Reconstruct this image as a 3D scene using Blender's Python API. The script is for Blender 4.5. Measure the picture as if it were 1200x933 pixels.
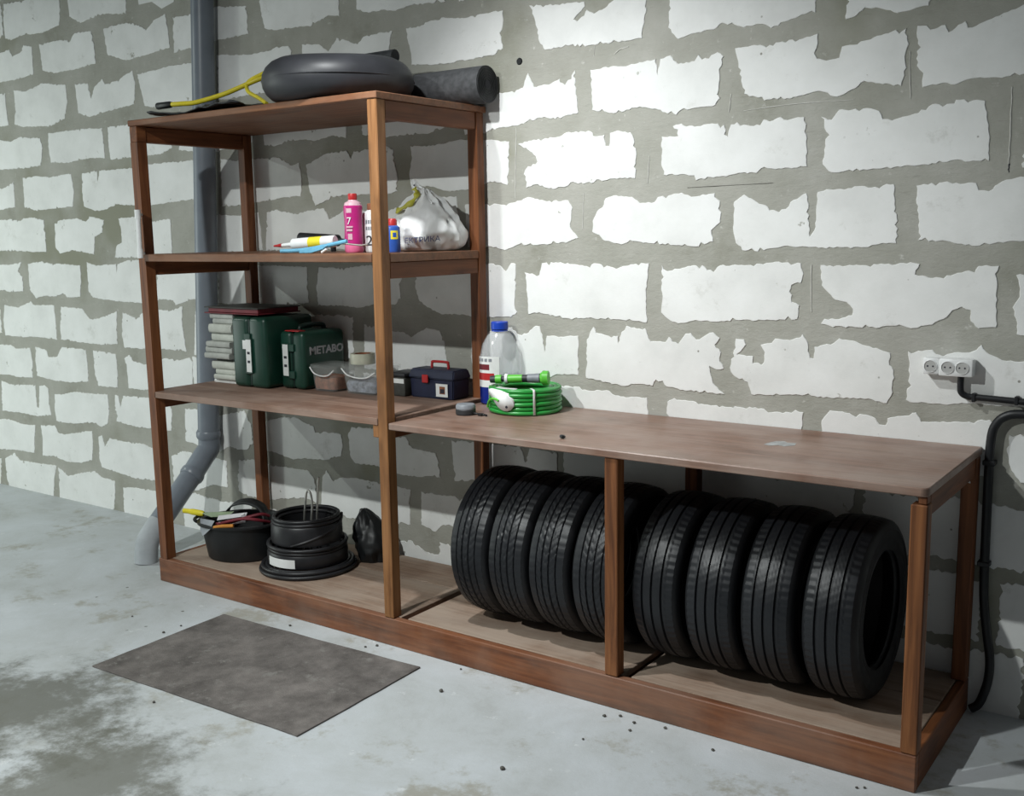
import bpy, bmesh, math, random
from mathutils import Vector, Matrix, noise
random.seed(7)
for o in list(bpy.data.objects): bpy.data.objects.remove(o, do_unlink=True)
S = bpy.context.scene
C = S.collection
PI = math.pi

# ------------------------------------------------------------------ camera
cam_d = bpy.data.cameras.new('camera'); cam = bpy.data.objects.new('camera', cam_d); C.objects.link(cam)
S.camera = cam
F_PX = 1232.26
cam_d.sensor_fit = 'HORIZONTAL'; cam_d.sensor_width = 36.0; cam_d.lens = F_PX / 1200 * 36.0
cam_d.clip_start = 0.05; cam_d.clip_end = 60
YAW, PIT, ROL = 0.619417, -0.154836, -0.015209
fw = Vector((-math.sin(YAW)*math.cos(PIT), math.cos(YAW)*math.cos(PIT), math.sin(PIT)))
rt = Vector((math.cos(YAW), math.sin(YAW), 0)); up = rt.cross(fw)
r_ = math.cos(ROL)*rt + math.sin(ROL)*up
u_ = -math.sin(ROL)*rt + math.cos(ROL)*up
M = Matrix((r_, u_, -fw)).transposed().to_4x4()
M.translation = Vector((2.7096, -3.6471, 1.6183))
cam.matrix_world = M

# ------------------------------------------------------------------ world, lamps, exposure
W = bpy.data.worlds.new('garage_air'); S.world = W; W.use_nodes = True
bg = W.node_tree.nodes['Background']
bg.inputs['Color'].default_value = (0.90, 0.97, 1.0, 1); bg.inputs['Strength'].default_value = 0.075
def lamp(name, loc, power, col, size):                       # flush ceiling fixtures shining down
    d = bpy.data.lights.new(name, 'AREA'); d.shape = 'DISK'; d.energy = power; d.color = col; d.size = size
    o = bpy.data.objects.new(name, d); C.objects.link(o); o.location = loc
    return o
def flood(name, loc, target, power, col, cone, rad):          # floodlight under the ceiling turned towards the rack
    d = bpy.data.lights.new(name, 'SPOT'); d.energy = power; d.color = col; d.shadow_soft_size = rad
    d.spot_size = math.radians(cone); d.spot_blend = 1.0
    o = bpy.data.objects.new(name, d); C.objects.link(o); o.location = loc
    o.rotation_euler = (Vector(target)-Vector(loc)).to_track_quat('-Z', 'Y').to_euler()
    return o
lamp('ceiling_lamp', (-0.30, -3.55, 3.2), 145, (0.95, 1.0, 0.98), 0.10)
flood('flood_lamp', (0.10, -1.55, 3.15), (0.68, -0.10, 0.82), 226, (0.97, 1.0, 1.0), 88, 0.045)
lamp('ceiling_lamp', (-4.75, -2.4, 3.2), 70, (0.90, 1.0, 0.93), 0.12)
gd = bpy.data.lights.new('left_fill', 'AREA'); gd.shape = 'RECTANGLE'; gd.size = 2.4; gd.size_y = 2.1; gd.energy = 75; gd.color = (0.90, 1.0, 0.96)
go = bpy.data.objects.new('left_fill', gd); C.objects.link(go)          # added soft fill from the far left to lift the bays, no visible source
go.location = (-6.6, -3.4, 1.15); go.rotation_euler = (math.radians(90), 0, math.radians(-75))
V = S.view_settings
V.view_transform = 'Standard'; V.look = 'None'; V.exposure = 0.0; V.gamma = 1.0
V.use_curve_mapping = False

# ------------------------------------------------------------------ materials
def new_mat(name):
    m = bpy.data.materials.new(name); m.use_nodes = True
    nt = m.node_tree
    return m, nt, nt.nodes['Principled BSDF']
def N(nt, typ, **kw):
    n = nt.nodes.new(typ)
    for k, v in kw.items():
        if k in n.inputs.keys(): n.inputs[k].default_value = v
        else: setattr(n, k, v)
    return n
def coords(nt, scale=(1, 1, 1), loc=(0, 0, 0), rnd=False):
    tc = N(nt, 'ShaderNodeTexCoord'); mp = N(nt, 'ShaderNodeMapping')
    mp.inputs['Scale'].default_value = scale; mp.inputs['Location'].default_value = loc
    nt.links.new(tc.outputs['Object'], mp.inputs['Vector'])
    if rnd:
        oi = N(nt, 'ShaderNodeObjectInfo'); mu = N(nt, 'ShaderNodeMath', operation='MULTIPLY'); mu.inputs[1].default_value = 37.0
        nt.links.new(oi.outputs['Random'], mu.inputs[0])
        ad = N(nt, 'ShaderNodeVectorMath', operation='ADD')
        nt.links.new(mp.outputs[0], ad.inputs[0]); nt.links.new(mu.outputs[0], ad.inputs[1])
        return ad.outputs[0]
    return mp.outputs[0]
def ramp(nt, src, stops):
    r = N(nt, 'ShaderNodeValToRGB')
    el = r.color_ramp.elements
    while len(el) > 1: el.remove(el[-1])
    el[0].position = stops[0][0]; el[0].color = (*stops[0][1], 1)
    for p, c in stops[1:]:
        e = el.new(p); e.color = (*c, 1)
    nt.links.new(src, r.inputs[0])
    return r.outputs[0]
def mix(nt, fac, a, b, blend='MIX'):
    m = N(nt, 'ShaderNodeMix', data_type='RGBA', blend_type=blend)
    for s, v in ((m.inputs[0], fac), (m.inputs[6], a), (m.inputs[7], b)):
        if isinstance(v, (int, float)): s.default_value = v
        elif isinstance(v, tuple): s.default_value = (*v[:3], 1)
        else: nt.links.new(v, s)
    return m.outputs[2]
def noise_n(nt, vec, scale, detail=4, rough=.55, dist=0):
    n = N(nt, 'ShaderNodeTexNoise'); n.inputs['Scale'].default_value = scale; n.inputs['Detail'].default_value = detail
    n.inputs['Roughness'].default_value = rough; n.inputs['Distortion'].default_value = dist
    nt.links.new(vec, n.inputs['Vector']); return n.outputs['Fac']
def bump(nt, bs, h, strength, dist=.01):
    b = N(nt, 'ShaderNodeBump'); b.inputs['Strength'].default_value = strength; b.inputs['Distance'].default_value = dist
    nt.links.new(h, b.inputs['Height']); nt.links.new(b.outputs[0], bs.inputs['Normal'])
def sstep(nt, src, lo, hi):
    m = N(nt, 'ShaderNodeMapRange', interpolation_type='SMOOTHSTEP')
    m.inputs['From Min'].default_value = lo; m.inputs['From Max'].default_value = hi
    nt.links.new(src, m.inputs['Value']); return m.outputs[0]
def spec(bs, v):
    bs.inputs['Specular IOR Level'].default_value = v

def plain(name, col, rough=.5, metal=0, var=.12, scale=30, spc=.4, bmp=0.0):
    m, nt, bs = new_mat(name)
    v = coords(nt)
    f = noise_n(nt, v, scale, 3)
    a = tuple(c*(1-var) for c in col); b = tuple(min(1, c*(1+var)) for c in col)
    nt.links.new(ramp(nt, f, [(.3, a), (.7, b)]), bs.inputs['Base Color'])
    bs.inputs['Roughness'].default_value = rough; bs.inputs['Metallic'].default_value = metal; spec(bs, spc)
    if bmp: bump(nt, bs, noise_n(nt, v, scale*2, 4), bmp, .004)
    return m
def clear(name, col, rough=.12, alpha=.4):
    m, nt, bs = new_mat(name)
    v = coords(nt)
    nt.links.new(ramp(nt, noise_n(nt, v, 14, 3), [(.3, tuple(x*.9 for x in col)), (.7, col)]), bs.inputs['Base Color'])
    bs.inputs['Alpha'].default_value = alpha; bs.inputs['Roughness'].default_value = rough; spec(bs, .6)
    return m
def wood(name, axis, dark, mid, light, dust=None, dust_amt=.0, rough=.55, spc=.3):
    m, nt, bs = new_mat(name)
    sc = [9, 9, 9]; sc[axis] = .7
    v = coords(nt, tuple(sc), rnd=True)
    f = noise_n(nt, v, 2.2, 6, .6, 1.2)
    sc2 = [60, 60, 60]; sc2[axis] = 2.0
    f2 = noise_n(nt, coords(nt, tuple(sc2), rnd=True), 1.5, 3)
    c = ramp(nt, f, [(.28, dark), (.5, mid), (.74, light)])
    c = mix(nt, .35, c, ramp(nt, f2, [(.3, (.35, .35, .35)), (.7, (1.15, 1.15, 1.15))]), 'MULTIPLY')
    # knots and stain blotches
    sc3 = [5, 5, 5]; sc3[axis] = 2.2
    k = sstep(nt, noise_n(nt, coords(nt, tuple(sc3), rnd=True), 1.3, 3), .60, .72)
    c = mix(nt, k, c, mix(nt, .45, c, tuple(x*.6 for x in dark)))
    if dust:
        d = sstep(nt, noise_n(nt, coords(nt, (1, 1, 1), (3, 1, 2), True), 3.2, 5, .6), .3, .68)
        md = N(nt, 'ShaderNodeMath', operation='MULTIPLY'); md.inputs[1].default_value = dust_amt
        nt.links.new(d, md.inputs[0])
        c = mix(nt, md.outputs[0], c, dust)
    nt.links.new(c, bs.inputs['Base Color'])
    bs.inputs['Roughness'].default_value = rough; spec(bs, spc)
    bump(nt, bs, f2, .25, .003)
    return m

MAT = {}
def mk_block():
    m, nt, bs = new_mat('aerated_block')
    v = coords(nt, rnd=True)
    f = noise_n(nt, v, 5, 6, .6)
    c = ramp(nt, f, [(.3, (.73, .735, .72)), (.5, (.80, .805, .79)), (.7, (.85, .855, .845))])
    film = sstep(nt, noise_n(nt, v, 7, 9, .75), .575, .70)          # thin smears of mortar
    mf = N(nt, 'ShaderNodeMath', operation='MULTIPLY'); mf.inputs[1].default_value = .38
    nt.links.new(film, mf.inputs[0])
    c = mix(nt, mf.outputs[0], c, (.50, .495, .455))
    blot = sstep(nt, noise_n(nt, coords(nt, (1, 1, 1), (9, 4, 7), True), 13, 7, .7), .665, .70)   # crumbs of mortar
    c = mix(nt, blot, c, (.42, .415, .375))
    pit = N(nt, 'ShaderNodeTexVoronoi'); pit.inputs['Scale'].default_value = 13; nt.links.new(v, pit.inputs['Vector'])
    pm = sstep(nt, pit.outputs['Distance'], .075, .035)
    pn = sstep(nt, noise_n(nt, v, 3.1, 2), .55, .61)
    pp = N(nt, 'ShaderNodeMath', operation='MULTIPLY'); nt.links.new(pm, pp.inputs[0]); nt.links.new(pn, pp.inputs[1])
    c = mix(nt, pp.outputs[0], c, (.30, .29, .26))
    nt.links.new(c, bs.inputs['Base Color']); bs.inputs['Roughness'].default_value = .9; spec(bs, .15)
    bump(nt, bs, noise_n(nt, v, 60, 6, .75), .22, .004)
    return m
def mk_mortar():
    m, nt, bs = new_mat('mortar')
    v = coords(nt)
    c = ramp(nt, noise_n(nt, v, 3, 7, .66), [(.27, (.27, .268, .222)), (.42, (.36, .357, .315)), (.58, (.41, .405, .365)), (.74, (.48, .475, .44))])
    c = mix(nt, sstep(nt, noise_n(nt, v, 26, 6, .7), .60, .72), c, (.56, .555, .52))
    c = mix(nt, sstep(nt, noise_n(nt, coords(nt, (1, 1, 1), (2, 7, 5)), 1.1, 4, .6), .56, .72), c, (.285, .285, .225))   # damp patches
    st = N(nt, 'ShaderNodeMath', operation='MULTIPLY'); st.inputs[1].default_value = .5
    nt.links.new(sstep(nt, noise_n(nt, coords(nt, (7, 7, 60)), 1.6, 4, .6), .60, .70), st.inputs[0])
    c = mix(nt, st.outputs[0], c, (.30, .295, .26))                 # trowel streaks
    nt.links.new(c, bs.inputs['Base Color']); bs.inputs['Roughness'].default_value = .92; spec(bs, .12)
    bump(nt, bs, noise_n(nt, coords(nt, (1, 1, 1.8)), 26, 7, .7), .55, .007)
    return m
def mk_floor():
    m, nt, bs = new_mat('painted_concrete')
    v = coords(nt)
    c = ramp(nt, noise_n(nt, v, 1.6, 10, .70, .3), [(.28, (.35, .358, .35)), (.45, (.45, .472, .48)), (.6, (.505, .532, .555)), (.75, (.59, .615, .645))])
    c = mix(nt, sstep(nt, noise_n(nt, coords(nt, (1, 1, 1), (4, 2, 0)), 2.6, 10, .74), .535, .66), c, (.335, .33, .295))   # worn grey patches
    c = mix(nt, sstep(nt, noise_n(nt, coords(nt, (1, 1, 1), (1, 8, 0)), 11, 8, .75), .60, .70), c, (.60, .62, .63))       # pale flakes
    tc = N(nt, 'ShaderNodeTexCoord')
    def dirt(c, centre, wobble, lo, hi, amt, col):                  # oily dirt with a ragged outline
        di = N(nt, 'ShaderNodeVectorMath', operation='DISTANCE'); di.inputs[1].default_value = centre
        nt.links.new(tc.outputs['Object'], di.inputs[0])
        wob = N(nt, 'ShaderNodeMath', operation='MULTIPLY_ADD'); wob.inputs[1].default_value = -wobble
        nt.links.new(noise_n(nt, v, 3.0, 10, .74), wob.inputs[0]); nt.links.new(di.outputs['Value'], wob.inputs[2])
        st = sstep(nt, wob.outputs[0], lo, hi)
        ms = N(nt, 'ShaderNodeMath', operation='MULTIPLY'); ms.inputs[1].default_value = amt; nt.links.new(st, ms.inputs[0])
        return mix(nt, ms.outputs[0], c, col)
    c = dirt(c, (-0.72, -1.86, 0), 1.9, -.38, -.80, .88, (.115, .115, .095))
    c = dirt(c, (-0.05, -2.02, 0), 1.7, -.36, -.74, .85, (.13, .13, .108))
    vo = N(nt, 'ShaderNodeTexVoronoi'); vo.inputs['Scale'].default_value = 9; nt.links.new(v, vo.inputs['Vector'])
    sp = sstep(nt, vo.outputs['Distance'], .085, .045)
    gate = sstep(nt, noise_n(nt, v, 2.7, 3), .55, .62)
    pp = N(nt, 'ShaderNodeMath', operation='MULTIPLY'); nt.links.new(sp, pp.inputs[0]); nt.links.new(gate, pp.inputs[1])
    c = mix(nt, pp.outputs[0], c, (.12, .115, .10))
    nt.links.new(c, bs.inputs['Base Color']); bs.inputs['Roughness'].default_value = .65; spec(bs, .25)
    bump(nt, bs, noise_n(nt, v, 14, 9, .75), .3, .008)
    return m
def mk_mat():
    m, nt, bs = new_mat('dirty_mat')
    v = coords(nt)
    c = ramp(nt, noise_n(nt, v, 5, 9, .72), [(.25, (.055, .050, .047)), (.5, (.14, .127, .120)), (.75, (.235, .213, .200))])
    c = mix(nt, sstep(nt, noise_n(nt, coords(nt, (1, 1, 1), (5, 3, 0)), 13, 9, .72), .55, .68), c, (.20, .19, .178))
    nt.links.new(c, bs.inputs['Base Color']); bs.inputs['Roughness'].default_value = .95; spec(bs, .1)
    bump(nt, bs, noise_n(nt, v, 160, 3), .5, .004)
    return m
def mk_tyre(name, base, rough):
    m, nt, bs = new_mat(name)
    v = coords(nt)
    nt.links.new(ramp(nt, noise_n(nt, v, 8, 5), [(.3, tuple(x*.75 for x in base)), (.7, tuple(x*1.3 for x in base))]), bs.inputs['Base Color'])
    nt.links.new(ramp(nt, noise_n(nt, v, 12, 4), [(.3, (rough-.06,)*3), (.7, (rough+.08,)*3)]), bs.inputs['Roughness'])
    spec(bs, .38)
    return m
MAT['block'] = mk_block(); MAT['mortar'] = mk_mortar(); MAT['floor'] = mk_floor(); MAT['mat'] = mk_mat()
RED = ((.075, .025, .010), (.175, .060, .022), (.255, .098, .036))
ORG = ((.13, .052, .019), (.275, .125, .046), (.36, .18, .080))
MID = ((.09, .030, .010), (.215, .080, .027), (.31, .130, .048))
MAT['post'] = wood('stained_post', 2, *ORG)
MAT['post_mid'] = wood('stained_post_brown', 2, *MID)
MAT['post_low'] = wood('stained_post_red', 2, *RED)
MAT['rail_y'] = wood('stained_rail', 1, *RED)
MAT['board_x'] = wood('stained_board', 0, *RED, dust=(.30, .21, .15), dust_amt=.35)
MAT['kick'] = wood('stained_kickboard', 0, (.070, .023, .009), (.18, .060, .023), (.28, .105, .042), dust=(.33, .25, .2), dust_amt=.28)
MAT['bench'] = wood('worn_bench_top', 0, (.12, .058, .036), (.215, .115, .078), (.29, .175, .128), dust=(.36, .285, .245), dust_amt=.55, rough=.40, spc=.4)
MAT['deck'] = wood('dusty_deck', 0, (.17, .10, .065), (.26, .175, .125), (.34, .25, .19), dust=(.36, .29, .235), dust_amt=.7, rough=.8)
MAT['shelf'] = wood('dusty_shelf', 0, (.13, .065, .042), (.215, .125, .088), (.29, .19, .145), dust=(.32, .24, .2), dust_amt=.55, rough=.65)
MAT['pvc'] = plain('grey_pvc', (.19, .215, .25), .36, var=.10, scale=6, spc=.45)
MAT['pvc_cement'] = plain('cement_smeared_pvc', (.40, .425, .445), .8, var=.12, scale=12, spc=.2, bmp=.4)
MAT['tyre'] = mk_tyre('tyre_rubber', (.006, .0065, .008), .48)
MAT['tread'] = mk_tyre('tread_rubber', (.0078, .0087, .011), .43)
MAT['rubber'] = plain('black_rubber', (.014, .014, .016), .42, var=.3, scale=12)
MAT['tube'] = plain('inner_tube_rubber', (.030, .031, .036), .46, var=.25, scale=8)
MAT['matroll'] = plain('rubber_roll', (.058, .060, .064), .75, var=.3, scale=40, bmp=.4)
MAT['cable'] = plain('cable_black', (.010, .011, .013), .45, var=.2)
MAT['blackp'] = plain('black_plastic', (.010, .011, .012), .45, var=.25, scale=14)
MAT['charcoal'] = plain('charcoal_plastic', (.026, .028, .031), .5, var=.2)
MAT['navy'] = plain('navy_plastic', (.012, .016, .045), .5, var=.15)
MAT['red'] = plain('red_plastic', (.42, .022, .025), .4, var=.1)
MAT['darkred'] = plain('maroon_card', (.15, .013, .022), .55, var=.25, scale=14)
MAT['white'] = plain('white_plastic', (.78, .79, .79), .4, var=.04)
MAT['paper'] = plain('paper_label', (.72, .73, .72), .7, var=.07, scale=18)
MAT['socketd'] = plain('socket_well', (.42, .42, .41), .45, var=.05)
MAT['yellow'] = plain('yellow_rubber', (.74, .62, .035), .4, var=.08)
MAT['orange'] = plain('orange_plastic', (.50, .20, .03), .45, var=.15)
MAT['caseg'] = plain('green_case', (.006, .040, .026), .40, var=.22, scale=9, spc=.5)
MAT['cased'] = plain('green_case_dark', (.005, .017, .014), .45, var=.2, scale=9)
MAT['silver'] = plain('silver_print', (.38, .38, .40), .4, var=.25, scale=60)
MAT['metal'] = plain('bright_metal', (.85, .85, .87), .22, .25, var=.06)
MAT['steel'] = plain('dull_steel', (.42, .41, .38), .4, .85, var=.15)
MAT['hose'] = plain('green_hose', (.022, .27, .045), .32, var=.16, scale=10, spc=.5)
MAT['lime'] = plain('lime_plastic', (.11, .48, .05), .38, var=.1)
MAT['grey'] = plain('grey_plastic', (.22, .235, .26), .45, var=.15)
MAT['bluecap'] = plain('blue_cap', (.012, .055, .42), .35, var=.1)
MAT['blueliq'] = plain('blue_liquid', (.008, .022, .20), .22, var=.12, scale=6)
MAT['clear'] = clear('clear_pet', (.90, .93, .94), .14, .20)
MAT['tubclear'] = clear('clear_tub', (.66, .69, .67), .2, .13)
MAT['magenta'] = plain('magenta_liquid', (.50, .025, .20), .3, var=.12, scale=9)
MAT['pinkclear'] = plain('pale_pink_plastic', (.62, .40, .46), .35, var=.06)
MAT['pinkbase'] = plain('pink_plastic', (.72, .16, .32), .35, var=.06)
MAT['blue'] = plain('blue_plastic', (.03, .10, .42), .35, var=.1)
MAT['skyblue'] = plain('sky_blue_enamel', (.14, .40, .58), .4, var=.12)
MAT['yelprint'] = plain('yellow_print', (.78, .66, .04), .4, var=.08)
MAT['cloth'] = plain('grey_cloth', (.40, .41, .385), .95, var=.14, scale=20, spc=.1, bmp=.5)
MAT['cloth2'] = plain('pale_cloth', (.50, .515, .47), .95, var=.12, scale=20, spc=.1, bmp=.5)
MAT['bag'] = plain('white_bag', (.70, .71, .71), .42, var=.05, scale=7, spc=.4)
MAT['olive'] = plain('olive_print', (.42, .40, .05), .45, var=.25, scale=16)
MAT['tapeb'] = plain('tape_cream', (.52, .52, .42), .35, var=.1)
MAT['rust'] = plain('rust_red_contents', (.27, .095, .045), .7, var=.45, scale=45, bmp=.6)
MAT['bolt'] = plain('grey_contents', (.22, .235, .29), .5, var=.55, scale=50, bmp=.7)
MAT['darkbox'] = plain('dark_grey_box', (.05, .05, .045), .6, var=.25)
MAT['ink'] = plain('black_ink', (.02, .02, .03), .6, var=.1)
MAT['navyink'] = plain('navy_ink', (.05, .07, .22), .6, var=.1)
MAT['greenblade'] = plain('pale_green_blade', (.30, .38, .24), .4, var=.2, scale=18)
MAT['ridge'] = plain('pale_mortar_ridge', (.58, .575, .54), .9, var=.1, scale=40, spc=.1)
MAT['pebble'] = plain('dark_pebble', (.09, .085, .075), .8, var=.3, scale=60)
MAT['film'] = plain('tape_residue', (.34, .35, .35), .5, var=.25, scale=40)

# ------------------------------------------------------------------ mesh helpers
class MB:
    def __init__(s): s.v = []; s.f = []; s.m = Matrix.Identity(4)
    def add(s, vs, fs):
        o = len(s.v); s.v += [s.m @ Vector(p) for p in vs]; s.f += [tuple(i+o for i in f) for f in fs]; return s
    def box(s, x0, x1, y0, y1, z0, z1, bev=0.0, seg=1):
        if bev <= 0:
            vs = [(x, y, z) for x in (x0, x1) for y in (y0, y1) for z in (z0, z1)]
            return s.add(vs, [(0, 1, 3, 2), (4, 6, 7, 5), (0, 4, 5, 1), (2, 3, 7, 6), (0, 2, 6, 4), (1, 5, 7, 3)])
        bm = bmesh.new(); bmesh.ops.create_cube(bm, size=1)
        for v in bm.verts:
            v.co = ((x0+x1)/2 + v.co.x*(x1-x0), (y0+y1)/2 + v.co.y*(y1-y0), (z0+z1)/2 + v.co.z*(z1-z0))
        bmesh.ops.bevel(bm, geom=bm.edges[:], offset=bev, segments=seg, affect='EDGES', profile=.5)
        bm.verts.index_update()
        s.add([v.co[:] for v in bm.verts], [tuple(v.index for v in f.verts) for f in bm.faces]); bm.free(); return s
    def prism(s, poly, axis, a, b, bev=0.0):
        """extrude a 2-D polygon along an axis between a and b"""
        def P(p, t):
            if axis == 0: return (t, p[0], p[1])
            if axis == 1: return (p[0], t, p[1])
            return (p[0], p[1], t)
        n = len(poly)
        bm = bmesh.new()
        A = [bm.verts.new(P(p, a)) for p in poly]; B = [bm.verts.new(P(p, b)) for p in poly]
        bm.faces.new(A); bm.faces.new(B[::-1])
        for i in range(n): bm.faces.new((A[i], B[i], B[(i+1) % n], A[(i+1) % n]))
        bmesh.ops.recalc_face_normals(bm, faces=bm.faces[:])
        if bev: bmesh.ops.bevel(bm, geom=bm.edges[:], offset=bev, segments=1, affect='EDGES')
        bm.verts.index_update()
        s.add([v.co[:] for v in bm.verts], [tuple(v.index for v in f.verts) for f in bm.faces]); bm.free(); return s
    def lathe(s, prof, n=32, cx=0, cy=0, axis=2, sx=1, sy=1, closed=False, off=(0, 0, 0)):
        """revolve (r, t) profile round an axis; r = 0 ends are closed"""
        vs, fs, ring = [], [], []
        for r, t in prof:
            if r <= 1e-6:
                ring.append([len(vs)]); vs.append((0, 0, t))
            else:
                ring.append(list(range(len(vs), len(vs)+n)))
                vs += [(r*math.cos(2*PI*i/n)*sx, r*math.sin(2*PI*i/n)*sy, t) for i in range(n)]
        L = len(ring)
        for k in range(L if closed else L-1):
            a, b = ring[k], ring[(k+1) % L]
            for i in range(n):
                j = (i+1) % n
                if len(a) == 1 and len(b) == 1: continue
                if len(a) == 1: fs.append((a[0], b[j], b[i]))
                elif len(b) == 1: fs.append((a[i], a[j], b[0]))
                else: fs.append((a[i], a[j], b[j], b[i]))
        def T(p):
            x, y, z = p
            if axis == 0: x, y, z = z, x, y
            elif axis == 1: x, y, z = y, z, x
            return (x+cx+off[0], y+cy+off[1], z+off[2])
        return s.add([T(p) for p in vs], fs)
    def tube(s, pts, r, n=10, closed=False, cap=True):
        P = [Vector(p) for p in pts]; L = len(P)
        rr = r if isinstance(r, (list, tuple)) else [r]*L
        vs, fs = [], []
        prev = None
        for i in range(L):
            if closed: d = P[(i+1) % L]-P[i-1]
            else: d = P[min(i+1, L-1)]-P[max(i-1, 0)]
            d.normalize()
            if prev is None:
                a = Vector((0, 0, 1)) if abs(d.z) < .9 else Vector((1, 0, 0)); u = d.cross(a).normalized()
            else: u = (prev - d*prev.dot(d)).normalized()
            prev = u; w = d.cross(u)
            vs += [P[i] + rr[i]*(math.cos(2*PI*k/n)*u + math.sin(2*PI*k/n)*w) for k in range(n)]
        for i in range(L if closed else L-1):
            j = (i+1) % L
            for k in range(n):
                l = (k+1) % n; fs.append((i*n+k, i*n+l, j*n+l, j*n+k))
        if cap and not closed:
            fs.append(tuple(range(n))[::-1]); fs.append(tuple((L-1)*n+k for k in range(n)))
        return s.add(vs, fs)
    def torus(s, R, r, c=(0, 0, 0), n=48, k=12, sx=1, sy=1, tilt=None):
        pts = [Vector((R*math.cos(2*PI*i/n)*sx, R*math.sin(2*PI*i/n)*sy, 0)) for i in range(n)]
        if tilt: pts = [Matrix.Rotation(tilt[1], 3, 'Y') @ Matrix.Rotation(tilt[0], 3, 'X') @ p for p in pts]
        return s.tube([p+Vector(c) for p in pts], r, k, closed=True)
    def build(s, name, mat, parent=None, smooth=35, world=False, label=None, kind=None):
        me = bpy.data.meshes.new(name)
        off = Vector((0, 0, 0))
        if world and parent is not None:
            p = parent
            while p: off += p.location; p = p.parent
        me.from_pydata([tuple(v-off) for v in s.v], [], s.f); me.update()
        bm = bmesh.new(); bm.from_mesh(me); bmesh.ops.recalc_face_normals(bm, faces=bm.faces[:]); bm.to_mesh(me); bm.free()
        if smooth:
            me.shade_smooth(); me.set_sharp_from_angle(angle=math.radians(smooth))
        me.materials.append(MAT[mat] if isinstance(mat, str) else mat)
        o = bpy.data.objects.new(name, me); C.objects.link(o); o.parent = parent
        if label: o['label'] = label
        if kind: o['kind'] = kind
        return o
def tag(o, label, cat, group=None, kind=None):
    o['label'] = label; o['category'] = cat
    if group: o['group'] = group
    if kind: o['kind'] = kind
    return o
def thing(name, label, cat, loc=(0, 0, 0), rz=0, group=None):
    o = bpy.data.objects.new(name, None); C.objects.link(o); o.empty_display_size = .05
    o.location = loc; o.rotation_euler = (0, 0, rz)
    return tag(o, label, cat, group)
def catmull(pts, sub=6, closed=False):
    P = [Vector(p) for p in pts]; n = len(P); out = []
    rng = range(n if closed else n-1)
    for i in rng:
        p0 = P[(i-1) % n] if closed or i > 0 else P[0]
        p1 = P[i]; p2 = P[(i+1) % n]; p3 = P[(i+2) % n] if closed or i+2 < n else P[-1]
        for k in range(sub):
            t = k/sub
            out.append(.5*((2*p1)+(-p0+p2)*t+(2*p0-5*p1+4*p2-p3)*t*t+(-p0+3*p1-3*p2+p3)*t**3))
    if not closed: out.append(P[-1])
    return out
def text(name, body, size, mat, parent, loc, rot, depth=.0006, align='CENTER', sx=1.0, bold=0.0):
    cu = bpy.data.curves.new(name, 'FONT'); cu.body = body; cu.size = size; cu.extrude = depth; cu.offset = bold
    cu.align_x = align; cu.align_y = 'CENTER'
    t = bpy.data.objects.new(name+'_curve', cu); C.objects.link(t)
    bpy.context.view_layer.update()
    me = bpy.data.meshes.new_from_object(t.evaluated_get(bpy.context.evaluated_depsgraph_get()))
    bpy.data.objects.remove(t, do_unlink=True)
    me.materials.clear(); me.materials.append(MAT[mat])
    R = Matrix.Translation(loc) @ Matrix(rot).to_4x4() @ Matrix.Diagonal((sx, 1, 1, 1))
    me.transform(R); me.name = name
    o = bpy.data.objects.new(name, me); C.objects.link(o); o.parent = parent
    return o
# text facing -Y (towards the room): x right, z up ; text facing +X: x along +Y, z up
FACE_FRONT = ((1, 0, 0), (0, 0, -1), (0, 1, 0))
FACE_RIGHT = ((0, 0, 1), (1, 0, 0), (0, 1, 0))

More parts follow.
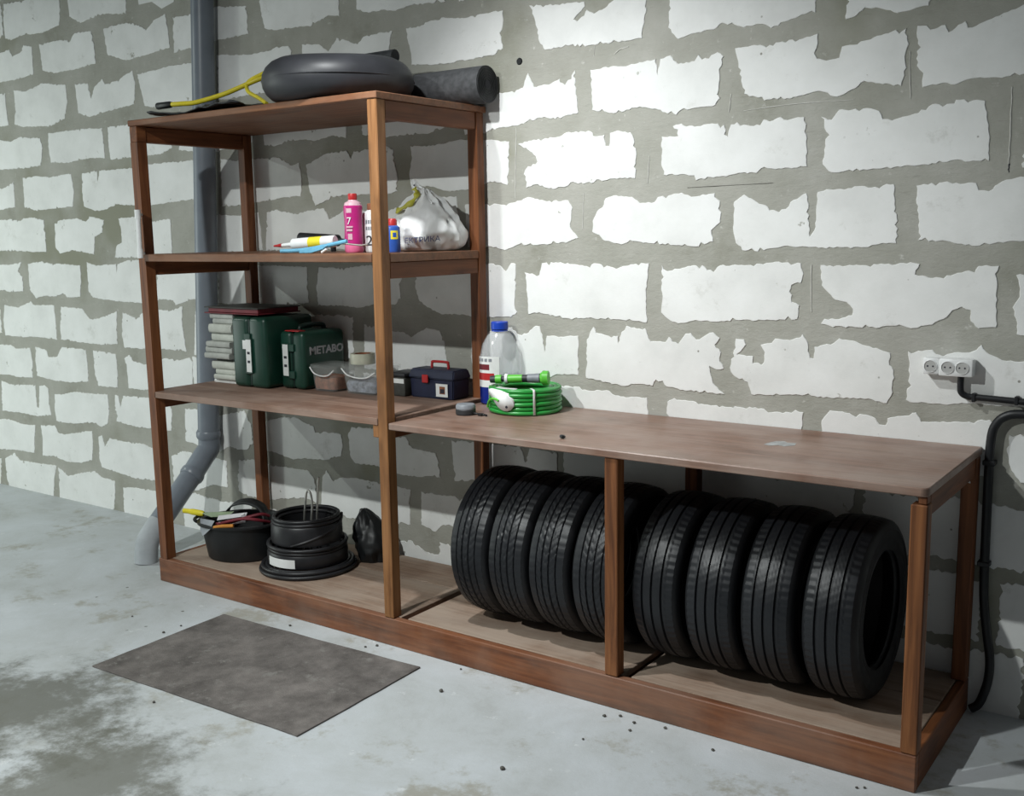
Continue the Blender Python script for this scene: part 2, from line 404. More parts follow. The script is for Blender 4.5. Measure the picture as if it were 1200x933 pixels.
# visible outlines of the wall blocks in millimetres on the wall plane (x,z); tuples are x0,x1,z0,z1
BLOCKS = [
(-6460,-5830,3083,3343),
(-5830,-5200,3083,3343),
(-5200,-4570,3083,3343),
(-4570,-3940,3083,3343),
(-3940,-3310,3083,3343),
(-3310,-2680,3083,3343),
(-2680,-2050,3083,3343),
(-2050,-1420,3083,3343),
(-1420,-790,3083,3343),
(-790,-160,3083,3343),
(-160,470,3083,3343),
(470,1100,3083,3343),
(1100,1730,3083,3343),
(1730,2360,3083,3343),
(2360,2990,3083,3343),
(2990,3620,3083,3343),
(3620,4250,3083,3343),
(-6770,-6140,2823,3083),
(-6140,-5510,2823,3083),
(-5510,-4880,2823,3083),
(-4880,-4250,2823,3083),
(-4250,-3620,2823,3083),
"-3611,3036 -3392,3023 -3256,3063 -3025,3063 -3027,2919 -3047,2846 -3229,2822 -3422,2834 -3565,2817 -3623,2836 -3628,2933",
"-2948,3063 -2941,2878 -2840,2831 -2628,2853 -2415,2826 -2384,3063",
"-2320,3063 -2298,2858 -2187,2858 -2107,2812 -2006,2833 -1887,3063 -1881,3063",
(-1730,-1100,2823,3083),
(-1100,-470,2823,3083),
(-470,160,2823,3083),
(160,790,2823,3083),
(790,1420,2823,3083),
(1420,2050,2823,3083),
(2050,2680,2823,3083),
(2680,3310,2823,3083),
(3310,3940,2823,3083),
(-6460,-5830,2563,2823),
(-5830,-5200,2563,2823),
(-5200,-4570,2563,2823),
(-4570,-3940,2563,2823),
"-3922,2761 -3657,2760 -3593,2769 -3560,2723 -3477,2735 -3431,2778 -3345,2758 -3349,2669 -3350,2601 -3521,2586 -3727,2588 -3922,2595",
"-3266,2764 -3105,2762 -2976,2757 -2961,2740 -2900,2783 -2742,2775 -2725,2704 -2721,2600 -2891,2587 -3131,2585 -3251,2612 -3258,2691",
"-2630,2771 -2570,2779 -2420,2780 -2309,2757 -2250,2721 -2182,2764 -2080,2784 -2065,2704 -2059,2611 -2264,2596 -2443,2586 -2605,2632 -2621,2712",
"-2021,2760 -1907,2754 -1684,2767 -1450,2740 -1448,2608 -1673,2605 -1916,2590 -2029,2581",
"-1363,2803 -832,2803 -827,2613 -896,2626 -1006,2594 -1103,2598 -1267,2605 -1330,2621 -1350,2704",
"-719,2803 -719,2630 -647,2606 -570,2607 -485,2592 -400,2606 -206,2595 -194,2803",
(-160,470,2563,2823),
(470,1100,2563,2823),
(1100,1730,2563,2823),
(1730,2360,2563,2823),
(2360,2990,2563,2823),
(2990,3620,2563,2823),
(3620,4250,2563,2823),
(-6770,-6140,2303,2563),
(-6140,-5510,2303,2563),
(-5510,-4880,2303,2563),
(-4880,-4250,2303,2563),
"-4232,2520 -3676,2519 -3680,2432 -3667,2321 -3771,2328 -4232,2334",
"-3582,2527 -3473,2512 -3432,2513 -3271,2541 -3140,2524 -3030,2509 -3025,2411 -3065,2321 -3212,2290 -3505,2305 -3604,2328 -3578,2424",
"-2938,2506 -2813,2499 -2789,2412 -2755,2469 -2672,2511 -2650,2479 -2512,2491 -2451,2515 -2392,2528 -2376,2455 -2397,2350 -2625,2334 -2820,2313 -2924,2342",
"-2352,2504 -2180,2510 -2071,2520 -1821,2516 -1735,2495 -1736,2340 -1908,2320 -2159,2305 -2304,2334",
"-1690,2535 -1458,2511 -1312,2512 -1247,2526 -1171,2522 -1148,2494 -1153,2326 -1696,2312",
"-1077,2518 -965,2505 -906,2468 -848,2522 -721,2478 -683,2507 -508,2514 -525,2471 -532,2421 -506,2338 -1078,2335",
"-428,2513 -350,2511 -308,2525 -217,2532 -119,2517 -4,2520 94,2522 93,2469 83,2419 91,2372 49,2351 -85,2346 -223,2342 -346,2350 -403,2356 -406,2414 -420,2462",
"224,2523 359,2509 482,2503 486,2485 435,2444 452,2435 494,2471 527,2453 584,2473 616,2492 640,2543 749,2543 753,2428 734,2351 738,2337 664,2336 567,2337 485,2335 418,2346 297,2342 271,2380 254,2456",
"847,2543 848,2396 845,2364 886,2317 930,2328 1038,2338 1059,2354 1143,2328 1211,2332 1245,2313 1317,2335 1387,2353 1400,2345 1404,2543",
"1504,2543 1504,2311 1532,2314 1567,2341 1615,2332 1674,2310 1771,2320 1837,2543 1823,2543",
(2050,2680,2303,2563),
(2680,3310,2303,2563),
(3310,3940,2303,2563),
(-6460,-5830,2043,2303),
(-5830,-5200,2043,2303),
(-5200,-4570,2043,2303),
(-4570,-3940,2043,2303),
"-3922,2247 -3785,2246 -3661,2227 -3555,2248 -3337,2229 -3317,2169 -3352,2069 -3503,2060 -3815,2063 -3922,2068",
"-3247,2250 -3122,2252 -2900,2253 -2705,2245 -2700,2154 -2700,2078 -2850,2086 -3054,2070 -3243,2079 -3258,2176",
"-2653,2246 -2466,2247 -2092,2247 -2093,2101 -2198,2071 -2487,2068 -2647,2067 -2657,2148",
"-2029,2238 -1471,2243 -1452,2093 -1627,2078 -1728,2058 -1884,2067 -2037,2084",
"-1386,2216 -838,2213 -804,2134 -813,2069 -906,2087 -1014,2070 -1066,2077 -1189,2081 -1292,2062 -1372,2071",
"-718,2223 -166,2220 -161,2078 -232,2076 -314,2059 -462,2060 -569,2057 -710,2078",
"-131,2175 -43,2196 59,2194 133,2198 188,2206 215,2264 243,2205 313,2208 366,2226 390,2198 438,2252 442,2171 453,2088 345,2070 291,2084 156,2059 65,2055 -2,2042 -116,2039",
"509,2245 601,2249 657,2243 795,2257 803,2198 813,2255 855,2263 887,2229 953,2232 969,2254 983,2235 1043,2255 1067,2238 1054,2180 1052,2135 1056,2093 1036,2068 903,2063 882,2046 836,2059 804,2071 728,2089 616,2072 516,2093 516,2170",
"1110,2260 1172,2263 1240,2258 1286,2265 1358,2266 1412,2275 1413,2242 1401,2213 1411,2194 1443,2185 1487,2189 1495,2224 1535,2226 1589,2237 1659,2255 1705,2258 1713,2209 1703,2170 1710,2134 1695,2078 1624,2093 1588,2100 1534,2081 1485,2061 1427,2084 1376,2079 1298,2068 1224,2071 1148,2099 1137,2147 1125,2205",
"1739,2262 1768,2259 1780,2246 1824,2255 1836,2231 1884,2259 1893,2238 1917,2241 2050,2286 2342,2296 2342,2085 2062,2080 2000,2075 1936,2081 1893,2077 1863,2066 1826,2075 1782,2070 1762,2066 1763,2112 1742,2137",
(2360,2990,2043,2303),
(2990,3620,2043,2303),
(3620,4250,2043,2303),
(-6770,-6140,1783,2043),
(-6140,-5510,1783,2043),
(-5510,-4880,1783,2043),
(-4880,-4250,1783,2043),
"-4232,1963 -3770,1951 -3669,1986 -3674,1829 -3857,1817 -4232,1815",
"-3563,2004 -3411,2008 -3255,1996 -3119,2006 -3044,2008 -3030,1908 -3051,1818 -3282,1808 -3442,1801 -3570,1827 -3565,1926",
"-2934,2003 -2788,2012 -2787,1951 -2762,2011 -2511,2010 -2419,2015 -2407,1896 -2417,1816 -2476,1808 -2620,1817 -2745,1789 -2835,1786 -2940,1815 -2947,1905",
"-2338,2024 -2115,2026 -1950,2027 -1778,2026 -1776,1901 -1851,1829 -1970,1824 -2174,1812 -2302,1802 -2361,1817",
"-1707,2021 -1595,2006 -1484,2009 -1271,2007 -1184,1963 -1132,1974 -1119,1895 -1130,1813 -1233,1812 -1420,1795 -1600,1782 -1714,1781 -1710,1901",
"-1085,1962 -1020,1983 -944,2007 -816,2015 -785,1975 -767,2008 -686,2011 -571,2020 -525,2002 -518,1942 -505,1885 -508,1817 -570,1804 -696,1808 -827,1808 -911,1803 -1033,1763 -1069,1841",
"-424,2011 -306,2004 -154,2020 -48,2017 2,2011 116,1997 110,1897 104,1820 38,1837 -30,1829 -122,1807 -217,1807 -312,1829 -416,1829 -434,1885 -416,1959",
"159,1984 240,1996 364,2002 397,2016 508,2012 535,1991 574,1996 578,1952 593,1951 597,2000 631,2007 687,1997 702,1970 713,1922 714,1855 709,1823 608,1824 515,1811 440,1814 333,1794 246,1818 199,1803 187,1862 209,1892 256,1907 248,1931 210,1957",
"822,1972 890,1968 868,2007 903,2014 956,1998 993,2004 1037,2003 1073,1999 1088,1955 1101,1997 1123,2005 1137,1991 1211,1986 1223,2006 1246,1997 1286,2010 1299,2000 1372,2003 1379,1966 1386,1835 1272,1829 1230,1840 1202,1820 1133,1823 1084,1813 1023,1813 965,1803 958,1822 912,1828 831,1830 820,1878",
"1430,1999 1468,1987 1492,2018 1536,2015 1585,2017 1627,2005 1640,1977 1670,1969 1728,1983 1796,2012 1863,2009 1868,2020 1955,2010 1963,1959 1974,1897 1976,1824 1916,1824 1871,1832 1815,1823 1616,1815 1524,1813 1474,1809 1441,1839 1449,1900 1450,1949",
(2050,2680,1783,2043),
(2680,3310,1783,2043),
(3310,3940,1783,2043),
(-6460,-5830,1523,1783),
(-5830,-5200,1523,1783),
(-5200,-4570,1523,1783),
(-4570,-3940,1523,1783),
"-3955,1750 -3738,1758 -3635,1744 -3591,1760 -3468,1763 -3371,1745 -3364,1657 -3370,1552 -3541,1552 -3707,1558 -3900,1559 -3986,1571",
"-3256,1721 -3195,1741 -3023,1748 -2934,1726 -2893,1756 -2753,1733 -2780,1660 -2854,1640 -2877,1535 -3087,1562 -3224,1540 -3267,1579",
"-2614,1739 -2447,1745 -2297,1714 -2198,1726 -2146,1724 -2147,1642 -2150,1541 -2318,1518 -2674,1518 -2649,1585 -2598,1604 -2597,1681",
"-1916,1729 -1736,1742 -1603,1731 -1441,1744 -1429,1655 -1423,1557 -1808,1540 -1912,1541",
"-1378,1743 -1315,1754 -1165,1729 -1111,1740 -1022,1754 -976,1753 -945,1700 -905,1712 -842,1742 -787,1737 -785,1559 -1398,1553",
"-738,1735 -568,1727 -490,1756 -338,1781 -170,1783 -153,1567 -741,1558",
"-124,1746 -5,1746 71,1740 142,1749 185,1761 207,1768 300,1748 403,1748 423,1717 412,1642 450,1598 401,1581 298,1572 148,1572 85,1551 14,1566 -115,1563",
"577,1751 623,1761 695,1752 729,1728 792,1730 806,1748 906,1761 945,1744 1041,1756 1062,1725 1069,1685 1063,1648 1030,1620 1037,1579 968,1561 840,1568 745,1575 688,1586 650,1569 616,1576 565,1590 514,1621 518,1664 546,1710 562,1717",
"1117,1721 1155,1746 1205,1718 1288,1681 1340,1721 1386,1744 1397,1691 1403,1593 1422,1627 1425,1746 1469,1754 1532,1755 1576,1762 1600,1755 1684,1764 1690,1707 1701,1641 1701,1568 1644,1566 1595,1554 1514,1554 1437,1554 1345,1558 1257,1552 1201,1542 1152,1546 1127,1572 1115,1619",
"1758,1755 1852,1766 1869,1757 1941,1757 1950,1734 1980,1730 2016,1757 2058,1769 2342,1771 2342,1565 2069,1571 2005,1566 1962,1558 1918,1561 1861,1573 1769,1577 1768,1663 1757,1711",
(2360,2990,1523,1783),
(2990,3620,1523,1783),
(3620,4250,1523,1783),
(-6770,-6140,1263,1523),
(-6140,-5510,1263,1523),
(-5510,-4880,1263,1523),
(-4880,-4250,1263,1523),
"-4232,1477 -3806,1472 -3655,1490 -3706,1432 -3659,1398 -3663,1307 -3813,1298 -3898,1308 -4232,1288",
"-3584,1479 -3428,1496 -3331,1480 -3174,1480 -3024,1470 -3026,1384 -3049,1285 -3184,1277 -3228,1304 -3300,1280 -3440,1283 -3524,1264 -3588,1319 -3586,1399",
"-2956,1492 -2858,1471 -2669,1482 -2667,1430 -2652,1482 -2554,1503 -2444,1504 -2386,1502 -2370,1264 -2446,1263 -2687,1267 -2919,1283 -2960,1320 -2958,1406",
"-2293,1471 -2172,1476 -1982,1482 -1800,1482 -1815,1307 -2000,1294 -2150,1258 -2169,1285 -2244,1288 -2313,1282",
"-1772,1483 -1480,1480 -1353,1480 -1110,1473 -1109,1390 -1109,1298 -1368,1278 -1562,1273 -1790,1281",
"-1028,1473 -851,1470 -691,1487 -527,1472 -482,1453 -515,1399 -507,1333 -545,1304 -683,1301 -777,1282 -877,1291 -1045,1287 -1051,1382",
"-415,1469 -251,1482 -108,1486 -1,1494 57,1487 88,1462 115,1496 140,1492 140,1412 130,1318 143,1290 111,1267 7,1264 -104,1264 -142,1272 -268,1268 -351,1298 -395,1324 -418,1381",
"185,1458 259,1447 273,1496 340,1500 420,1493 489,1486 523,1497 582,1487 624,1476 690,1494 770,1498 766,1442 759,1385 763,1268 649,1275 565,1275 497,1277 418,1267 347,1279 256,1292 201,1282 197,1359 193,1412",
"826,1490 848,1468 934,1488 994,1491 1039,1466 1066,1492 1173,1492 1280,1505 1374,1499 1385,1463 1376,1430 1342,1423 1344,1363 1372,1351 1367,1303 1310,1298 1144,1289 1042,1282 958,1282 919,1271 875,1273 842,1294 824,1310 827,1386 823,1435",
"1445,1494 1522,1491 1628,1498 1701,1498 1748,1505 1778,1499 1765,1465 1821,1454 1888,1467 1933,1479 1950,1473 1960,1494 2022,1494 2013,1468 2019,1445 2022,1387 2024,1298 1970,1292 1946,1315 1944,1351 1916,1362 1888,1349 1872,1325 1827,1299 1758,1284 1721,1295 1655,1283 1574,1280 1484,1281 1452,1289 1464,1306 1503,1307 1560,1322 1562,1344 1539,1366 1501,1374 1474,1399 1451,1424",
"2074,1466 2662,1475 2662,1270 2085,1278 2085,1313 2069,1364 2087,1423 2080,1451",
(2680,3310,1263,1523),
(3310,3940,1263,1523),
(-6460,-5830,1003,1263),
(-5830,-5200,1003,1263),
(-5200,-4570,1003,1263),
(-4570,-3940,1003,1263),
"-3903,1214 -3743,1201 -3589,1245 -3551,1223 -3337,1229 -3331,1133 -3329,1015 -3561,1022 -3752,1013 -3925,1017 -3931,1112",
"-3260,1220 -3039,1215 -2972,1157 -2880,1160 -2748,1196 -2694,1209 -2704,1123 -2708,1018 -2863,1006 -3029,1009 -3289,1017 -3285,1112",
"-2638,1205 -2504,1175 -2453,1206 -2303,1230 -2190,1228 -2091,1255 -2102,1147 -2088,1058 -2079,1007 -2296,1010 -2453,1002 -2646,1000 -2660,1086",
"-1985,1230 -1467,1232 -1467,981 -2015,991",
(-1420,-790,1003,1263),
"-743,1206 -672,1197 -545,1178 -503,1180 -452,1158 -359,1205 -285,1196 -257,1148 -249,1071 -242,1002 -753,994",
"-103,1155 1,1204 115,1227 141,1199 190,1201 238,1235 259,1233 272,1187 282,1126 293,1196 373,1196 448,1203 447,1107 447,1041 345,1038 287,1011 111,1018 -92,1012 -109,1087",
"488,1189 521,1243 531,1219 580,1209 635,1211 635,1182 649,1227 670,1252 716,1243 754,1248 780,1196 843,1195 858,1217 898,1191 928,1232 951,1236 973,1211 1041,1243 1070,1222 1050,1195 1075,1168 1072,1133 1088,1107 1058,1102 1028,1113 1033,1091 1045,1049 1090,1010 1000,1010 922,1014 852,1021 804,1046 789,1020 717,1023 651,1010 540,1025 484,1031",
"1133,1222 1166,1220 1173,1201 1154,1176 1138,1163 1203,1161 1200,1134 1245,1140 1248,1177 1230,1203 1272,1212 1285,1229 1340,1225 1387,1250 1404,1225 1416,1166 1429,1164 1431,1206 1499,1223 1518,1240 1576,1233 1614,1219 1658,1208 1695,1198 1693,1157 1709,1139 1709,1063 1690,1024 1640,1032 1576,1034 1493,1027 1426,1029 1345,1029 1283,1021 1199,1018 1192,1038 1183,1062 1140,1076 1116,1095 1111,1112",
"1752,1207 1831,1217 1843,1202 1878,1204 1912,1212 1957,1217 1983,1240 1998,1217 2018,1206 2046,1193 2110,1193 2342,1194 2342,1047 2118,1047 1943,1044 1886,1033 1828,1035 1768,1033 1753,1041 1759,1117 1760,1154",
(2360,2990,1003,1263),
(2990,3620,1003,1263),
(3620,4250,1003,1263),
(-6140,-5510,743,1003),
(-5510,-4880,743,1003),
(-4880,-4250,743,1003),
"-4232,946 -3869,957 -3807,936 -3645,950 -3627,863 -3643,756 -3815,751 -3901,757 -4232,749",
"-3581,959 -3460,942 -3445,902 -3354,907 -3285,973 -3035,969 -3028,875 -3032,775 -3237,755 -3396,756 -3589,772 -3595,865",
"-2960,968 -2868,967 -2733,958 -2728,850 -2740,757 -2932,754 -2960,824 -2958,913",
"-2653,937 -2602,960 -2557,923 -2462,913 -2381,938 -2286,958 -2136,956 -2060,975 -2033,953 -2049,782 -2298,773 -2440,762 -2633,763 -2635,888",
(-2050,-1420,743,1003),
(-1420,-790,743,1003),
(-790,-470,743,1003),
(-470,160,743,1003),
"155,998 350,990 451,992 463,980 592,986 608,974 682,966 765,972 771,904 779,788 161,799",
"853,963 884,980 892,973 962,975 985,963 1061,966 1127,961 1134,968 1249,968 1264,955 1354,963 1367,974 1398,967 1393,906 1393,784 847,766",
"1465,943 1494,983 1540,982 1573,974 1624,979 1653,969 1669,948 1689,947 1694,973 1728,982 1788,1000 1807,971 1853,976 1958,985 2020,997 2034,975 2037,805 1466,813",
"2081,952 2662,1013 2662,778 2122,799 2089,846 2076,895",
(2680,3310,743,1003),
(3310,3940,743,1003),
(-6580,-5950,483,743),
(-5950,-5320,483,743),
(-5320,-4690,483,743),
(-4690,-4059,483,743),
"-4020,713 -3911,696 -3619,711 -3619,569 -3599,565 -3577,708 -3514,719 -3476,698 -3477,616 -3466,529 -3639,508 -3831,515 -4043,509 -4037,608",
"-3409,668 -3327,674 -3166,703 -3032,702 -2845,711 -2839,612 -2867,532 -2926,504 -3018,524 -3233,498 -3353,493 -3413,499 -3421,586",
"-2772,712 -2739,710 -2726,639 -2692,713 -2436,723 -2251,708 -2242,645 -2260,546 -2385,544 -2561,537 -2775,553 -2767,613 -2783,624",
"-2125,685 -1992,691 -1830,672 -1633,717 -1578,649 -1573,544 -1623,506 -1692,499 -1760,510 -1847,472 -1976,483 -2136,500",
"-1517,663 -1346,706 -1245,715 -1112,679 -1102,649 -1023,661 -924,658 -916,595 -930,546 -1044,516 -1190,508 -1272,490 -1404,516 -1529,516",
"-852,703 -695,710 -561,682 -502,688 -464,639 -324,630 -307,588 -297,517 -358,517 -415,506 -504,503 -595,500 -687,527 -833,523 -866,553 -878,658",
"-231,699 -100,705 13,705 151,712 176,643 200,709 339,702 346,522 -85,531 -217,511 -224,613",
(350,980,483,743),
(980,1610,483,743),
(1610,2240,483,743),
(2240,2870,483,743),
(2870,3500,483,743),
(3500,4130,483,743),
(-6770,-6140,223,483),
(-6140,-5510,223,483),
(-5510,-4880,223,483),
(-4880,-4250,223,483),
"-4232,435 -3972,460 -3800,440 -3659,447 -3685,348 -3698,262 -3894,259 -4232,231",
"-3595,453 -3438,467 -3403,424 -3344,418 -3182,445 -3102,465 -3034,471 -3036,380 -3058,286 -3188,254 -3328,244 -3467,264 -3604,254 -3588,358",
"-2971,443 -2933,453 -2913,387 -2860,443 -2697,438 -2538,443 -2420,423 -2379,331 -2398,237 -2633,224 -2793,238 -2958,252 -2980,307",
"-2276,396 -2172,439 -2038,442 -1851,429 -1795,426 -1801,278 -1922,277 -2058,226 -2265,198",
"-1696,444 -1579,457 -1452,442 -1287,447 -1167,447 -1130,414 -1113,368 -1112,283 -1189,301 -1312,280 -1438,257 -1639,250 -1711,271 -1711,362",
"-1068,421 -1035,465 -990,413 -948,436 -860,447 -708,445 -566,442 -483,436 -493,381 -493,265 -563,258 -683,253 -751,252 -900,238 -1088,277",
"-418,436 -305,435 -219,442 -190,422 -150,456 -87,452 -44,253 -234,296 -289,295 -336,253 -424,275",
(160,790,223,483),
(790,1420,223,483),
(1420,2050,223,483),
(2050,2680,223,483),
(2680,3310,223,483),
(3310,3940,223,483),
(-6630,-6000,-36,223),
(-6000,-5370,-36,223),
(-5370,-4740,-36,223),
"-4712,166 -4109,180 -4158,-41 -4712,-42",
"-4063,185 -3942,236 -3882,193 -3687,197 -3455,206 -3487,130 -3517,-6 -3720,-21 -4029,-24 -4063,47",
"-3436,196 -3320,157 -3177,192 -3038,220 -2966,189 -2837,182 -2850,73 -2883,-46 -3450,-45",
"-2758,153 -2640,168 -2430,173 -2278,182 -2301,-48 -2772,-41",
(-2220,-1590,-36,223),
(-1590,-960,-36,223),
"-805,179 -777,166 -665,166 -555,175 -496,189 -397,147 -340,144 -273,167 -248,-5 -820,-113",
(-330,300,-36,223),
(300,930,-36,223),
(930,1560,-36,223),
(1560,2190,-36,223),
(2190,2820,-36,223),
(2820,3450,-36,223),
(3450,4080,-36,223)]
# ------------------------------------------------------------------ the setting
def structure(o, label, cat): tag(o, label, cat); o['kind'] = 'structure'; return o
b = MB().box(-6.9, 4.4, -5.6, 0.3, -.12, 0)
floor = structure(b.build('floor', 'floor', smooth=0), 'pale painted concrete floor with oily dirt stains', 'floor')
wall = structure(MB().box(-6.9, 4.4, 0, .28, -.02, 3.36).build('wall_back', 'mortar', smooth=0),
                 'wall of white aerated concrete blocks with smeared grey mortar joints', 'wall')

def block_outline(d, rng, amt=1.0):
    if isinstance(d, str):
        poly = [tuple(int(t)/1000 for t in p.split(',')) for p in d.split()]
        jit = .003
    else:                                   # block the photograph shows little of: regular outline with ragged edges
        x0, x1, z0, z1 = (t/1000 for t in d)
        g = lambda a=.012, c=.034: rng.uniform(a, c)
        z0 = max(z0, -.03)
        poly = []
        n = 6
        tops = [g() for _ in range(n)]; bots = [g() for _ in range(n)]
        xa, xb = x0+g(.014, .03), x1-g(.014, .03)
        for i in range(n): poly.append((xa+(xb-xa)*i/(n-1), z1-tops[i]))
        poly.append((xb-g(-.008, .008), (z0+z1)/2))
        for i in range(n): poly.append((xb-(xb-xa)*i/(n-1), z0+bots[i]))
        poly.append((xa+g(-.008, .008), (z0+z1)/2))
        jit = .006
    area = sum(poly[i][0]*poly[(i+1) % len(poly)][1]-poly[(i+1) % len(poly)][0]*poly[i][1] for i in range(len(poly)))
    if area < 0: poly = poly[::-1]
    out = []
    n = len(poly)
    for i in range(n):
        a, b = poly[i], poly[(i+1) % n]
        L = math.hypot(b[0]-a[0], b[1]-a[1]); k = max(1, int(L/.011))
        nx, nz = (b[1]-a[1])/max(L, 1e-6), -(b[0]-a[0])/max(L, 1e-6)
        for j in range(k):
            t = j/k
            q = (rng.uniform(-jit, jit) if j else rng.uniform(-.001, .001))*amt
            if rng.random() < .10 and j: q -= rng.uniform(.002, .010)*amt
            out.append((a[0]+(b[0]-a[0])*t+nx*q, a[1]+(b[1]-a[1])*t+nz*q))
    return out
def crosses(P):
    n = len(P)
    E = [(P[i], P[(i+1) % n]) for i in range(n)]
    bb = [(min(a[0], c[0]), max(a[0], c[0]), min(a[1], c[1]), max(a[1], c[1])) for a, c in E]
    for i in range(n):
        A, B = E[i]; x0, x1, z0, z1 = bb[i]
        for j in range(i+2, n):
            if i == 0 and j == n-1: continue
            q = bb[j]
            if q[0] > x1 or q[1] < x0 or q[2] > z1 or q[3] < z0: continue
            Cc, D = E[j]
            o = lambda p, s, t: (s[0]-p[0])*(t[1]-p[1])-(s[1]-p[1])*(t[0]-p[0])
            if o(A, B, Cc)*o(A, B, D) < 0 and o(Cc, D, A)*o(Cc, D, B) < 0: return True
    return False
def inset(P, e):
    n = len(P); out = []
    for i in range(n):
        a, c = P[i-1], P[(i+1) % n]
        tx, tz = c[0]-a[0], c[1]-a[1]; L = math.hypot(tx, tz) or 1
        out.append((P[i][0]-tz/L*e, P[i][1]+tx/L*e))
    return out
rng = random.Random(11)
for d in BLOCKS:
    for k in (1, 1, .5, .25, 0):
        P = block_outline(d, rng, k); ins = inset(P, .0015 if k else .0005)
        if not crosses(P) and not crosses(ins): break
    else: print('BLOCK STILL CROSSES', d)
    n = len(P)
    cx = sum(p[0] for p in P)/n; cz = sum(p[1] for p in P)/n
    pr = .0022 + rng.uniform(0, .0012)
    vs = [(p[0]-cx, .006, p[1]-cz) for p in P] + [(p[0]-cx, -pr*.45, p[1]-cz) for p in P] + [(p[0]-cx, -pr, p[1]-cz) for p in ins]
    fs = []
    for k in range(2):
        for i in range(n):
            j = (i+1) % n
            fs.append((k*n+i, k*n+j, (k+1)*n+j, (k+1)*n+i))
    fs.append(tuple(2*n+i for i in range(n)))
    me = bpy.data.meshes.new('block'); me.from_pydata(vs, [], fs); me.update(); me.materials.append(MAT['block'])
    o = bpy.data.objects.new('block', me); C.objects.link(o); o.parent = wall; o.location = (cx, 0, cz)

# anchor hole in the wall mortar
MB().lathe([(0, -.004), (.012, -.004), (.016, .002), (.012, .006), (0, .006)], 14, axis=1, off=(.172, 0, 2.312)).build('anchor_hole', 'blackp', wall)

# raised trowel ridges and two hairline cracks in the joints
for mat_, r, ln in (('ridge', .0022, [(.152, 2.049), (.147, 1.912), (.142, 1.766)]), ('ridge', .002, [(.769, 1.906), (.762, 1.804)]), ('ridge', .0025, [(2.03, 2.045), (2.032, 1.921), (2.033, 1.812)]),
                    ('ink', .0022, [(2.033, 1.812), (2.034, 1.786)]), ('pebble', .0012, [(.931, 1.779), (1.081, 1.781), (1.263, 1.783)]), ('ridge', .002, [(1.099, 2.104), (1.09, 2.042)]),
                    ('ridge', .002, [(.529, 2.333), (.525, 2.295)]), ('ridge', .0025, [(.616, 2.292), (.642, 2.308), (.679, 2.313)]), ('ridge', .0018, [(1.717, 2.185), (1.726, 2.037)]),
                    ('ridge', .0016, [(.475, 1.776), (.471, 1.635)]), ('ridge', .002, [(1.411, 1.496), (1.416, 1.331)]), ('ridge', .0016, [(1.145, 2.041), (1.331, 2.05), (1.539, 2.047)])):
    pts = [(x+random.uniform(-.0015, .0015), -.0006, z) for x, _, z in catmull([(x, 0, z) for x, z in ln], 6)]
    MB().tube(pts, [r*random.uniform(.5, 1.1) for _ in pts], 6).build('crack' if mat_ != 'ridge' else 'mortar_ridge', mat_, wall)

# ------------------------------------------------------------------ drain pipe
pipe = thing('drain_pipe', 'grey plastic drain pipe running down the block wall behind the rack', 'pipe', (-1.80, -.53, 0))
PT, PB = Vector((-1.655, -.072, 3.34)), Vector((-1.845, -.072, .56))
MB().tube([PT, PB], .056, 28).build('straight_pipe', 'pvc', pipe, world=True)
E1, E2 = Vector((-1.836, -.20, .385)), Vector((-1.81, -.46, .165))
el = catmull([PB + Vector((.002, 0, .03)), PB - Vector((.002, 0, .05)), Vector((-1.845, -.115, .465)), E1], 6)
MB().tube(el, .0575, 28).build('elbow', 'pvc', pipe, world=True)
MB().tube([E1 + (E1-E2)*.12, E2], .056, 28).build('slanted_pipe', 'pvc', pipe, world=True)
MB().tube(catmull([E2 + (E1-E2)*.06, E2, Vector((-1.80, -.525, .10)), Vector((-1.80, -.54, 0.0))], 6), .0575, 28).build('floor_bend', 'pvc_cement', pipe, world=True)
for c, d in ((PB + Vector((0, 0, .02)), (PT-PB).normalized()), (E1, (E1-E2).normalized())):
    MB().tube([c-d*.022, c-d*.012, c+d*.012, c+d*.022], [.059, .064, .064, .059], 28).build('socket_collar', 'pvc', pipe, world=True)

# ------------------------------------------------------------------ the rack with its low bench
rack = thing('shelving_rack', 'brown stained wooden rack with a tall shelf bay joined to a long low bench', 'shelf', (.25, -.35, 0))
def rp(name, mb, mat): return mb.build(name, mat, rack, world=True)
YF, YB = -.68, -.02
XL, XR = -1.495, 2.003
# base
rp('kickboard', MB().box(XL, XR, YF, YF+.032, 0, .1135, .003), 'kick')
rp('kickboard', MB().box(XR-.03, XR-.0005, YF+.0325, YB, 0, .113, .003), 'rail_y')
rp('kickboard', MB().box(XL+.0005, XL+.03, YF+.0325, YB, 0, .113, .003), 'rail_y')
for x in (.03, 1.037): rp('joist', MB().box(x-.045, x+.045, YF+.034, YB-.03, .02, .085, .002), 'rail_y')
for x0, x1 in ((XL+.032, .012), (.046, 1.020), (1.052, XR-.032)):
    rp('deck_board', MB().box(x0, x1, YF+.033, -.265, .093, .115, .002), 'deck')
    rp('deck_board', MB().box(x0, x1, -.260, YB, .093, .115, .002), 'deck')
